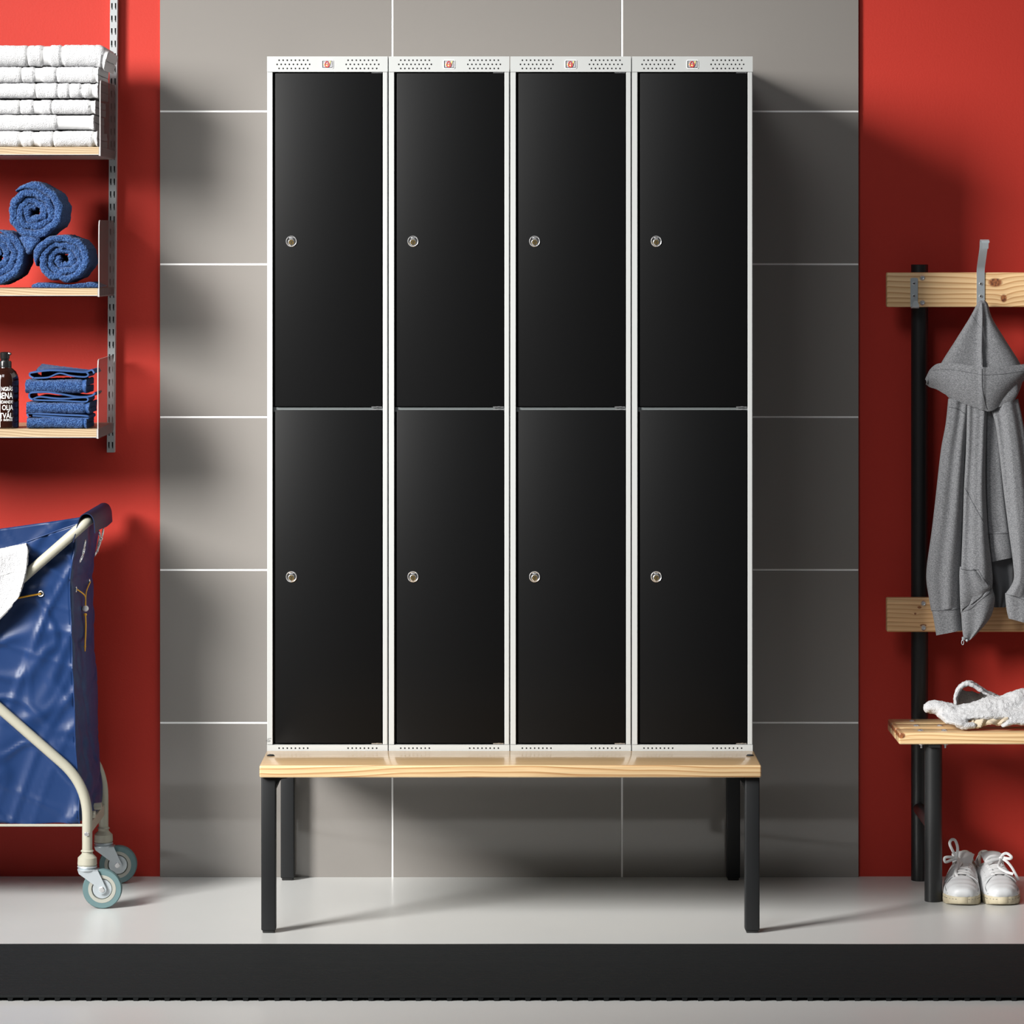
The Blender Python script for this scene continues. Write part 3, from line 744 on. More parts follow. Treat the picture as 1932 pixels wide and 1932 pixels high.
# bag
Yf_, Yb_ = YF+.022, YBK-.012
bag_bot = zr+.0040
def bag_pt(u, v):
    # u round the bag (0..1): front face right->left, left side, back face, right side
    w_ = XR_-.030-(XLc+.030); d = Yb_-Yf_; per = 2*(w_+d); s = (u % 1)*per
    if s < w_: x, y = w_/2-s, -d/2; side = 0
    elif s < w_+d: x, y = -w_/2, -d/2+(s-w_); side = 1
    elif s < 2*w_+d: x, y = -w_/2+(s-w_-d), d/2; side = 2
    else: x, y = w_/2, d/2-(s-2*w_-d); side = 3
    ztop = .958
    q = x/(w_/2)
    dip = .11 if side == 0 else .05
    zt2 = ztop-(dip*(1-abs(q)**1.25) if side in (0, 2) else 0)
    z = bag_bot+(zt2-bag_bot)*v
    fz = interp([(.15, .012), (.25, .009), (.45, -.002), (.65, -.010), (.80, -.016), (.92, -.002), (.97, .012)], z)
    X = XM+x+(fz if q > 0 else -fz)*min(1, abs(q)*1.0)
    if q > 0: X += .020*(y+d/2)/d*q**2
    if side == 3: X += .008*math.sin(PI*(y+d/2)/d)*(1 if z < .85 else .6)
    a = .0045; p = V((X*5, y*7, z*4))
    n = mn.noise(p+V((3, 1, 2)))*.007+mn.noise(p*2.6)*.0035+mn.noise(V((X*9, y*9, z*2.2)))*.004
    for (fx, fz, ph, am) in ((5, 6, 0, .006), (-6, 4, 3.1, .005), (9, -6, 6.7, .003), (3, 9, 9.2, .003)):
        n -= am*math.exp(-(mn.noise(V((X*fx+z*fz*.7, z*fz*.35-X*fx*.2+y*3, ph)))/.045)**2)
    # sharp radiating creases
    cr1 = abs(mn.noise(V((X*6+z*7, y*3, z*3-X*5))))
    n += -.006*math.exp(-(cr1/.06)**2)
    edge = 1
    Y = (Yf_+Yb_)/2+y
    if side in (0, 2): Y += (n-.004) if side == 0 else n*.5
    else: X += n*.6
    if v < .04: pass
    return V((X, Y, z+(.004*mn.noise(V((X*12, Y*6, 1))) if v < .02 else 0)))
mb = MB(); NU, NV = 260, 110; per_n = NU
top = [[bag_pt(i/NU, j/NV) for i in range(NU)] for j in range(NV+1)]
mb.loft(top, caps=False); b = len(mb.v)-NU*(NV+1); mb.face([b+i for i in range(NU)])
bag = obj('bag', mb, M_vinyl, ct, smooth=80)
sm = bag.modifiers.new('solid', 'SOLIDIFY'); sm.thickness = .0016; sm.offset = 0
# sleeve over the top bar
mb = MB()
sp = [(-.034, -.052), (-.026, -.02), (-.020, .004), (-.012, .0165), (.000, .020), (.011, .015), (.0175, .002), (.019, -.012), (.020, -.029)]
for xs_, sg in ((XR_, 1), (XLc, -1)):
    def sl(u, v, xs_=xs_, sg=sg):
        pp = sl.pp; k = min(len(pp)-2, int(u*(len(pp)-1))); q = pp[k].lerp(pp[k+1], u*(len(pp)-1)-k)
        return V((xs_+sg*q.x, YF-.012+v*(YBK-YF+.030), zt_+q.z+(.002*math.sin(v*7) if u > .9 else 0)))
    sl.pp = cr([V((a, 0, b_)) for a, b_ in sp], 32)
    mb = MB(); mb.sheet(sl, 32, 20, .0022); obj('bar_sleeve', mb, M_vinyl_d, bag, smooth=60)
# seams on the bag front edge and hem
def side_x(y, z):                       # x of the right side near given depth/height
    w_ = XR_-.030-(XLc+.030); d = Yb_-Yf_; per = 2*(w_+d)
    u = (2*w_+d+(Yb_-y))/per; return bag_pt(u, (z-bag_bot)/(.958-bag_bot))+V((.0025, 0, 0))
def front_p(x, z):
    w_ = XR_-.030-(XLc+.030); d = Yb_-Yf_; per = 2*(w_+d)
    u = (w_/2-(x-XM))/per; q = (x-XM)/(w_/2); ztop = .958-.11*(1-abs(q)**1.25)
    p = bag_pt(u, (z-bag_bot)/(ztop-bag_bot)); return V((p.x, p.y-.0022, z))
mb = MB(); w_ = XR_-.030-(XLc+.030)
mb.tube([bag_pt(0.0006, j/60)+V((.0008, -.0012, 0)) for j in range(61)], .0018, 8)
mb.tube([bag_pt(i/40*(w_/(2*(w_+Yb_-Yf_))), 1)+V((0, -.0005, 0)) for i in range(41)], .0018, 8)
obj('seam', mb, M_vinyl, bag)
# grommets and cord
gr = [front_p(P(87, 0, Yf_).x, P(0, 1120, Yf_).z), side_x(-.395, P(0, 1112, -.395).z), side_x(-.195, P(0, 1098, -.2).z)]
for i, p in enumerate(gr):
    mb = MB(); n = V((0, -1, 0)) if i == 0 else V((1, 0, 0)); mb.torus(p, n, .0062, .0018, 24, 8); mb.mi = 1
    mb.cyl(p-n*.0004, p+n*.0006, .0055, 16); obj('grommet', mb, [M_chrome, M_gap], bag)
bx = max(side_x(-.3, .75).x, side_x(-.3, .70).x)+.004
def sp_(px, py):                         # on the hanging plane just outside the side face
    Y = -.30; p = P(px, py, Y); return V((bx, Y+(p.x-bx)*2.2, p.z))
mb = MB()
mb.tube(cr([gr[1]+V((.002, 0, 0)), sp_(153, 1122), sp_(156.5, 1140), sp_(157, 1150)], 16), .0016, 8)
mb.tube(cr([gr[2]+V((.002, 0, 0)), sp_(166, 1115), sp_(159.5, 1127), sp_(159, 1140), sp_(158, 1150)], 18), .0016, 8)
mb.tube(cr([sp_(156, 1156), sp_(158.5, 1172), sp_(158, 1190), sp_(154.5, 1212), sp_(154, 1227)], 20), .0017, 8)
mb.tube(cr([sp_(158, 1156), sp_(161, 1175), sp_(160, 1192), sp_(156, 1212), sp_(155, 1222)], 20), .0016, 8)
mb.ball(sp_(156, 1158), (.0045, .0045, .0038)); mb.ball(sp_(153.6, 1218), .003)
obj('draw_cord', mb, M_cord, bag); mb = MB(); mb.tube(cr([gr[0], front_p(P(60, 0, Yf_).x, P(0, 1124, Yf_).z)+V((0, -.004, 0)), front_p(P(30, 0, Yf_).x, P(0, 1129, Yf_).z)+V((0, -.005, 0)), front_p(P(-10, 0, Yf_).x, P(0, 1130, Yf_).z)+V((0, -.005, 0))], 16), .0022, 8)
obj('draw_cord', mb, M_cord, bag)
mb = MB(); mb.ball(sp_(157, 1147), (.0085, .0085, .0078), 20, 12); obj('cord_bead', mb, M_bead, bag)
# snap hooks on the side
for (pts) in (((161, 1020, 159, 1033), (157, 1046, 151, 1060)), ((187, 1003, 189, 1014), (187, 1020, 184, 1040)), ((195, 998, 193, 1012), (190, 1022, 180, 1046))):
    (a, b_, c, d), (e, f_, g_, h_) = pts
    mb = MB(); xh = -1.041
    def hp(px, py): 
        return P(px, py, -.42 if px < 170 and a < 170 else -.24)
    def hp2(px, py): q = hp(px, py); return q
    for (p, q, r) in ((hp2(a, b_), hp2(c, d), .0045), (hp2(c, d), hp2(e, f_), .0060), (hp2(e, f_), hp2(g_, h_), .0055)):
        m = (p+q)/2; L = (q-p).length*.62; ax = (q-p).normalized(); sdir = ax.cross(V((1, 0, 0)))
        sdir = V((.5, .85, 0)) if sdir.length < .1 else sdir.normalized()
        mb.tube([m+ax*L*math.cos(t)+sdir*r*2.4*math.sin(t) for t in [2*PI*k/18 for k in range(18)]], .0014, 6, closed=True)
    obj('snap_hook', mb, M_chrome, bag)
# white towel over the tube
tw = thing('draped_white_towel', 'white terry towel draped over the front tube of the laundry cart', 'towel', P(10, 1160, YF-.03))
rowsT = [((-60, 1052), (50, 1027)), ((-70, 1085), (53, 1042)), ((-80, 1120), (49, 1080)), ((-90, 1170), (42, 1108)), ((-70, 1200), (34, 1128)), ((-50, 1215), (12, 1152))]
lft = cr([V((a[0], 0, a[1])) for a, b in rowsT], 40); rgt = cr([V((b[0], 0, b[1])) for a, b in rowsT], 40)
def tf(u, v):
    k = min(39, int(u*40)); t = u*40-k; a = lft[k].lerp(lft[k+1], t); b = rgt[k].lerp(rgt[k+1], t); q = a.lerp(b, v)
    Y = YF-.020-.006*math.sin(v*5+u*3)-.008*math.sin(u*PI)
    if u < .12: Y += (.12-u)*.25
    return P(q.x, q.z, Y)
mb = MB(); mb.sheet(tf, 56, 60, lambda u, v: .009)
mb.jitter(.0016, 230, .001, 90)
obj('terry_sheet', mb, M_wtowel, tw, smooth=70)
mb = MB(); mb.tube([tf(.985, k/20)+V((0, -.002, 0)) for k in range(21)], .0052, 10)
for u in (.35, .55): mb.tube([tf(u, k/30)+V((0, -.0042, 0)) for k in range(2, 30)], .0012, 8)
obj('woven_edge', mb, M_wband, tw)

# ------------------------------------------------------------------ cloakroom bench on the right
XB0, XB1 = .975, 1.95
PX, PY, LY = 1.0655, -.046, -.360
cb = thing('cloakroom_bench', 'pine slatted bench with black tube posts and a hook rail', 'bench', (1.4, -.2, 0))
kb = cb.location
M_board1 = wood('knotty_pine_rail', (.84, .58, .31), (.50, .25, .09), 70, knots=((P(1878, 0, -.1).x-kb.x, P(0, 533, -.1).z, .0165, .0105, 1.4), (P(1894, 0, -.1).x-kb.x, P(0, 563, -.1).z, .0075, .0095, 1.0)), rough=.45, coat=.1, seed=5.2)
M_board2 = wood('pine_back_rail', (.78, .50, .26), (.55, .28, .11), 80, knots=((P(1727, 0, -.1).x-kb.x, P(0, 1158, -.1).z, .0028, .0026, .6), (P(1735, 0, -.1).x-kb.x, P(0, 1146, -.1).z, .005, .003, .3), (P(1742, 0, -.1).x-kb.x, P(0, 1180, -.1).z, .008, .003, .4)), rough=.45, coat=.1, seed=8.4)
M_slat = wood('lacquered_pine_slat', (.82, .60, .33), (.46, .24, .09), 90, knots=((P(1701, 0, -.4).x-kb.x, .4215, .009, .007, .6),), rough=.32, coat=.4, seed=2.6)
def tubev(x, y, z0, z1, r): 
    mb = MB(); mb.lathe([(0, z0), (r-.001, z0), (r, z0+.001), (r, z1-.001), (r-.0015, z1), (0, z1)], (x, y, 0), (0, 0, 1), 40); return mb
for xx in (PX, PX+.79):
    pz = P(0, 499, PY-.02).z
    post = obj('post', tubev(xx, PY, 0, pz, .0222), M_steelblack, cb)
    obj('front_leg', tubev(xx, LY, 0, .398, .0222), M_steelblack, cb)
    mb = MB(); mb.cyl((xx-.002, PY, .188), (xx-.002, LY, .188), .016, 24); obj('stretcher', mb, M_steelblack, cb)
    mb = MB(); mb.box((xx-.015, LY-.03, .390), (xx+.015, PY, .399), .001, 1); obj('seat_rail', mb, M_steelblack, cb)
FB = -.098
for (yt, yb, m, nm) in ((514, 579.5, M_board1, 'hook_rail'), (1128, 1192.5, M_board2, 'back_rail')):
    mb = MB(); mb.box((XB0, FB, P(0, yb, FB).z), (XB1, PY-.0215, P(0, yt, FB).z), .004, 3); bo = obj(nm, mb, m, cb)
    for yy in ((524.5, 571) if yt < 600 else (1138.5, 1184.5)):
        p = P(1740.5 if yt < 600 else 1742.5, yy, FB); mb = MB()
        mb.lathe([(0, .0016), (.0026, .0016), (.0030, .0034), (.0052, .0034), (.0066, .001), (.0075, 0), (0, 0)], p, (0, -1, 0), 24); obj('bolt', mb, M_chrome, bo)
sy = [-.397, -.397+.0965, -.397+.193]
for k, y in enumerate(sy):
    mb = MB(); mb.box((XB0, y, .399), (XB1, y+.086, .429), .0045, 3); sl_ = obj('seat_slat', mb, M_slat, cb)
    for x in (PX-.028, PX+.032):
        if k == 2 and x > PX: continue
        p = V((x-.004, y+.040, .429)); mb = MB()
        mb.lathe([(0, .0035), (.004, .0033), (.0066, .002), (.0078, 0), (0, 0)], p, (0, 0, 1), 20)
        if k == 0:
            mb.cyl((p.x, y+.02, .399), (p.x, y+.02, .3955), .007, 6); mb.cyl((p.x, y+.02, .396), (p.x, y+.02, .388), .0028, 10)
        obj('bolt', mb, M_chrome if k else M_chrome, sl_)
# hooks
def strip(mb, path, w_, th=.0026, n=None):
    path = [V(p) for p in path]; rings = []
    for i, p in enumerate(path):
        d = (path[min(i+1, len(path)-1)]-path[max(i-1, 0)]).normalized(); nn = d.cross(V((1, 0, 0))).normalized()
        ww = w_(i/(len(path)-1)) if callable(w_) else w_
        rings.append([p+V((s*ww/2, 0, 0))+nn*q*th/2 for s, q in ((-1, -1), (1, -1), (1, 1), (-1, 1))])
    mb.loft(rings)
def screw(p, parent):
    mb = MB(); mb.lathe([(0, .0008), (.0022, .0008), (.0026, .0018), (.0042, .0015), (.005, 0), (0, 0)], p, (0, -1, 0), 20); mb.mi = 1; mb.cyl(p+V((0, -.0009, 0)), p+V((0, -.0012, 0)), .0020, 6)
    obj('screw', mb, [M_chrome, M_gap], parent)
hk = MB(); x = P(1724.5, 0, FB).x
z0, z1 = P(0, 524, FB).z, P(0, 577, FB).z
path = fillet([V((x, FB-.0014, z0)), V((x, FB-.0014, z1-.004)), V((x+.001, FB-.024, z1-.006)), V((x+.0018, FB-.026, z1+.013))], .009, 8)
path = [path[0]+(path[1]-path[0])*t for t in (0, .01, .025, .05)]+path[1:]
n_ = len(path)
strip(hk, path, lambda t: 0.0192*(1 if .12 < t < .94 else max(.3, min(1, .4+t*6 if t < .5 else .45+(1-t)*10))))
h1 = obj('coat_hook', hk, M_zinc, cb)
for yy in (535, 558.5): screw(P(1724.5, yy, FB-.0028), h1)
hk = MB(); x = P(1850, 0, FB).x; xt = x+.006
zt_h, zb_h = P(0, 453, FB-.05).z, P(0, 577, FB).z
path = fillet([V((x+.0045, FB-.062, zt_h-.022)), V((x+.0045, FB-.068, zt_h-.002)), V((xt-.004, FB-.052, zt_h+.002)), V((xt-.004, FB-.046, zt_h-.02)), V((x, FB-.0014, P(0, 508, FB).z)), V((x, FB-.0014, zb_h-.004)), V((x, FB-.028, zb_h-.006)), V((x, FB-.030, zb_h+.014))], .010, 8)
strip(hk, path, lambda t: .0205*(1 if .04 < t < .97 else .75))
h2 = obj('hat_and_coat_hook', hk, M_zinc, cb)
for yy in (535.5, 559): screw(P(1850.5, yy, FB-.0028), h2)

# ------------------------------------------------------------------ hoodie
hd = thing('grey_hoodie', 'grey heather zip hoodie hanging by its hood from the tall hook', 'hoodie', P(1850, 1212, -.16))
def piece(mb, rows, n=40, m=44, folds=(), ridge=None, caps=True, nseed=0, sq=1.0, wr=.0018):
    A = cr([V((r[0][0], r[2], r[0][1])) for r in rows], n); B = cr([V((r[1][0], r[3] if len(r) > 4 else r[2], r[1][1])) for r in rows], n)
    D = cr([V((r[-1], 0, 0)) for r in rows], n); R = []
    for i in range(n+1):
        a, b, dep = A[i], B[i], D[i].x; ring = []
        for k in range(m):
            t = 2*PI*k/m; cx = math.cos(t); sx = math.sin(t)
            sx = math.copysign(abs(sx)**.7, sx)
            f = (cx+1)/2; q = a.lerp(b, f); Y = q.y-dep*sx
            if sx > 0:
                for (am, fr, ph, gr_) in folds: Y -= am*sx*math.sin(fr*f*PI+ph+gr_*i/n)
                if ridge: Y -= ridge[0]*math.exp(-((q.x-ridge[1])/ridge[2])**2)
            Y += wr*mn.noise(V((q.x*.05+nseed, q.z*.012, nseed)))*sx
            ring.append(P(q.x, q.z, Y))
        R.append(ring)
    mb.loft(R, caps=caps); return A, B
def row(y, xl, xr, Y, d): return ((xl, y), (xr, y), Y, d)
HM = []
def hpart(name, rows, parent=None, mats=None, **k):
    mb = MB(); piece(mb, rows, **k); HM.append(mb); return obj(name, mb, mats or M_fleece, parent or hd, smooth=60)
hpart('back_panel', [row(745, 1805, 1915, -.130, .016), row(850, 1798, 1925, -.130, .016), row(960, 1800, 1928, -.130, .016), row(1060, 1830, 1915, -.130, .014), row(1110, 1862, 1912, -.130, .012), row(1146, 1876, 1897, -.132, .008)], folds=((.005, 4, 0, 2),), mats=M_fleece_d)
lsl = [row(752, 1789, 1830, -.158, .022), row(800, 1784, 1826, -.160, .026), row(850, 1775, 1823, -.160, .028), row(930, 1766, 1819, -.160, .029), row(1000, 1758, 1816, -.160, .030), row(1080, 1747.5, 1813, -.160, .030), row(1125, 1752, 1812, -.160, .029), ((1757, 1153), (1811.5, 1147), -.160, .027)]
ls = hpart('sleeve', lsl, folds=((.004, 2.4, .4, 2.5), (.002, 5, 1, 4)), nseed=2)
hpart('cuff', [((1757.5, 1151), (1811.5, 1145), -.160, .0262), ((1759, 1156), (1812, 1150), -.160, .0272), ((1762, 1172), (1814, 1168), -.160, .026), ((1766.5, 1199), (1817, 1189), -.160, .023)], ls, folds=((.002, 3, .4, 1),), nseed=3)
rsl = [((1868, 770), (1921, 752), -.163, .022), row(800, 1878, 1931, -.165, .026), row(860, 1886, 1941, -.166, .030), row(930, 1894, 1950, -.166, .031), row(1000, 1903, 1954, -.166, .030), row(1060, 1911, 1954, -.166, .028), row(1095, 1912, 1952, -.166, .027), ((1897, 1120), (1950, 1133), -.166, .026)]
rs = hpart('sleeve', rsl, folds=((.005, 3, 2.2, 3), (.002, 6, 0, 4)), nseed=5)
hpart('cuff', [((1896.5, 1119), (1949, 1132), -.166, .0252), ((1896.5, 1125), (1950, 1137), -.166, .026), ((1899, 1150), (1949, 1158), -.166, .025), ((1903, 1167), (1944, 1178), -.166, .022)], rs, folds=((.002, 3, 0, 1),), nseed=6)
cp = hpart('centre_panel', [row(765, 1857, 1879, -.152, .016), row(850, 1857, 1888, -.153, .018), row(930, 1858, 1895, -.154, .018), row(1007, 1861, 1904, -.154, .017)], folds=((.003, 2, 0, 1),), nseed=7)
hpart('hem_band', [((1861, 1005), (1904, 1003), -.154, .0168), ((1863, 1010), (1905, 1008), -.154, .0178), ((1865, 1040), (1909, 1038), -.154, .017), ((1867, 1061), (1910, 1052), -.154, .014)], cp, nseed=8)
fp = hpart('front_panel', [row(756, 1824, 1863, -.168, .018), row(850, 1822, 1860, -.170, .022), row(920, 1818.5, 1860, -.171, .023), row(1000, 1816, 1864, -.172, .024), ((1813, 1075), (1871, 1065), -.173, .025), ((1811.5, 1120), (1873, 1090), -.173, .025), ((1812, 1156), (1872, 1109), -.173, .023)], folds=((.004, 2.5, 1, 2.5), (.002, 5, 0, 3)), nseed=11)
hb = hpart('hem_band', [((1812, 1154), (1872, 1107), -.173, .0222), ((1813.5, 1161), (1873, 1113), -.173, .0240), ((1815, 1184), (1877, 1132), -.173, .022), ((1818, 1203), (1868, 1166), -.173, .018), ((1824, 1212), (1838, 1201), -.173, .010)], fp, folds=((.003, 3, 0, 2),), nseed=12)
pk = [((1811, 1069), (1841, 1074), -.192, .008), ((1810, 1085), (1850, 1085), -.195, .009), ((1810.5, 1105), (1861, 1100), -.195, .009), ((1811, 1128), (1868, 1106), -.194, .008), ((1812, 1152), (1868, 1112), -.190, .006)]
hpart('pocket', pk, fp, folds=((.002, 3, 0, 1),), nseed=13)
mb = MB(); q = P(1817, 1203, -.19)
mb.box(q+V((-.003, -.004, -.006)), q+V((.003, .002, .002)), .001, 1); mb.torus(q+V((-.0015, -.004, -.012)), (0, 1, .2), .0028, .0009, 16, 6, 2.2); mb.ball(q+V((.010, 0, -.007)), .0032); obj('zip_pull', mb, M_zinc, fp)
hpart('hood', [row(567, 1848, 1858, -.150, .010), row(574, 1843, 1864, -.152, .018), row(600, 1829, 1872, -.154, .026), row(640, 1804, 1896, -.154, .034), row(690, 1773, 1927, -.152, .040), row(715, 1768, 1930, -.150, .040), row(745, 1785, 1920, -.150, .034), row(765, 1808, 1905, -.150, .024)], ridge=(.014, 1853, 5), folds=((.007, 2, 1.5, 1.0),), n=50, m=70, nseed=15)
hood_o = hd.children[-1]
colx = [(1748, 716, 723), (1756, 699, 729), (1768, 688, 733), (1785, 685, 743), (1805, 686.5, 754), (1830, 690, 764), (1852, 693, 772), (1866, 693.5, 775), (1880, 693, 768), (1900, 691, 748), (1920, 689.5, 728), (1938, 688, 708), (1950, 690, 700)]
ta = cr([V((a, 0, b)) for a, b, c in colx], 60); tb = cr([V((a, 0, c)) for a, b, c in colx], 60)
def rim(u, v):
    k = min(59, int(u*60)); t = u*60-k; q = ta[k].lerp(ta[k+1], t).lerp(tb[k].lerp(tb[k+1], t), v)
    c = 1-((q.x-1853)/100)**2
    Y = -.150-.050*max(0, c)**.8-.010*math.sin(v*PI)-.004*math.exp(-((q.x-1853)/4)**2)+.012*v*v
    return P(q.x, q.z, Y)
mb = MB(); mb.sheet(rim, 72, 24, .007); hr = obj('hood_opening_band', mb, M_fleece, hood_o, smooth=60)
hpart('inner_lobe', [((1880, 742), (1921, 722), -.176, .012), ((1874, 760), (1921, 742), -.176, .014), ((1868, 772), (1910, 762), -.176, .010)], hood_o, nseed=17, n=16)
HM.append(mb)
from mathutils.bvhtree import BVHTree
vv, ff = [], []
for m_ in HM:
    b = len(vv); vv += m_.v; ff += [[b+i for i in f] for f in m_.f]
bvh = BVHTree.FromPolygons(vv, ff); eye = V((0, -CAMD, CH))
def seam(pts, parent, r=.0009, name='seam'):
    out = []
    for q in cr([V((x, 0, y)) for x, y in pts], 34):
        d = (P(q.x, q.z, 0)-eye).normalized(); h = bvh.ray_cast(eye, d)
        if h[0] is not None and (not out or (h[0]-out[-1]).length < .03): out.append(h[0]-d*.0002)
    if len(out) > 3: mb = MB(); mb.tube(out, r, 8); obj(name, mb, M_fleece_d, parent)
seam([(1853, 572), (1853.5, 600), (1852.5, 640), (1852, 688)], hood_o, .0012)
seam([(1832, 592), (1840, 604), (1850, 618)], hood_o, .0008)
seam([(1760, 699), (1790, 697), (1830, 703), (1853, 707), (1890, 706), (1930, 700)], hr, .0006, 'stitching')
seam([(1852.5, 696), (1853, 730), (1858, 760), (1862, 772)], hr, .0011)
seam([(1758, 1152), (1785, 1152), (1800, 1150), (1811, 1147)], ls)
seam([(1790, 768), (1808, 772), (1822, 782)], ls)
seam([(1898, 1121), (1915, 1126), (1931, 1132)], rs)
seam([(1813, 1155), (1830, 1149), (1842, 1139), (1856, 1127), (1864, 1120), (1871, 1110)], fp)
seam([(1820, 920), (1836, 950), (1848, 972), (1858, 992)], fp)
seam([(1845, 1074), (1854, 1090), (1864, 1106)], fp)
seam([(1813, 1073), (1826, 1076), (1843, 1075)], fp, .0012)
seam([(1863, 1008), (1880, 1007), (1902, 1006)], cp)

# ------------------------------------------------------------------ towel on the bench
tb_ = thing('crumpled_white_towel', 'white terry towel thrown crumpled on the slatted bench', 'towel', V((1.27, -.30, .429)))
mb = MB()
def chain(pts, n=26):
    c = cr([V(p[:3]) for p in pts], n); r = cr([V(p[3:6]) for p in pts], n)
    for a, b in zip(c, r): mb.ball(a, (abs(b.x), abs(b.y), abs(b.z)), 14, 8)
def bp(px, py, Y, rx, ry, rz): q = P(px, py, Y); return (q.x, q.y, q.z, rx, ry, rz)
chain([bp(1752, 1334, -.27, .014, .030, .014), bp(1765, 1334, -.27, .018, .036, .018), bp(1785, 1340, -.28, .02, .042, .020), bp(1805, 1345, -.29, .02, .045, .018), bp(1830, 1341, -.29, .02, .045, .022), bp(1860, 1336, -.29, .02, .045, .026), bp(1900, 1332, -.29, .02, .05, .030), bp(1930, 1322, -.28, .02, .05, .034), bp(1970, 1325, -.28, .03, .05, .03)], 34)
chain([bp(1775, 1347, -.29, .012, .04, .010), bp(1790, 1358, -.32, .016, .04, .009), bp(1805, 1362, -.345, .018, .035, .009), bp(1822, 1369, -.362, .020, .016, .009), bp(1836, 1368, -.362, .008, .014, .007)], 16)
chain([bp(1800, 1352, -.31, .02, .045, .014), bp(1850, 1349, -.32, .02, .042, .014), bp(1900, 1346, -.32, .02, .042, .018), bp(1960, 1342, -.32, .03, .042, .02)], 20)
chain([bp(1893, 1369, -.365, .008, .014, .006), bp(1910, 1362, -.365, .012, .018, .010), bp(1930, 1362, -.365, .014, .02, .011), bp(1965, 1360, -.365, .02, .02, .012)], 14)
lp = cr([P(x, y, -.22) for x, y in ((1803, 1330), (1801, 1318), (1805, 1303), (1814, 1292), (1826, 1288.5), (1838, 1294), (1856, 1305), (1876, 1315), (1900, 1322), (1930, 1328))], 50)
def lf(u, v):
    k = min(49, int(u*50)); q = lp[k].lerp(lp[k+1], u*50-k); return V((q.x+.012*v, -.245+.10*v, q.z-.006*v))
mb.sheet(lf, 50, 14, .0095)
mb.sheet(lambda u, v: P(1804+90*u, 1333-8*u, -.19).lerp(P(1812+90*u, 1300+20*u, -.185), v), 20, 10, .009)
towel = obj('terry_cloth', mb, M_wtowel, tb_, smooth=0, recalc=True)
rm = towel.modifiers.new('remesh', 'REMESH'); rm.mode = 'VOXEL'; rm.voxel_size = .0032; rm.use_smooth_shade = True
sm = towel.modifiers.new('smooth', 'SMOOTH'); sm.iterations = 3
tx = bpy.data.textures.new('terry_clouds', 'CLOUDS'); tx.noise_scale = .006
dm = towel.modifiers.new('terry', 'DISPLACE'); dm.texture = tx; dm.strength = .006; dm.mid_level = .55
tx2 = bpy.data.textures.new('fold_clouds', 'CLOUDS'); tx2.noise_scale = .035
dm = towel.modifiers.new('folds', 'DISPLACE'); dm.texture = tx2; dm.strength = .010; dm.mid_level = .55
mb = MB(); mb.sheet(lambda u, v: P(1836+64*u, 1358+(13-5*u)*v-2*u+2.2*math.sin(u*11), -.35-.012*v+.007*math.sin(u*17+v*2)), 40, 12, .007); mb.jitter(.003, 60); obj('shaded_underside', mb, mat('underside_shade_tint', (.50, .42, .31), .9), tb_)  # beige strip paints the shade on the towel's underside

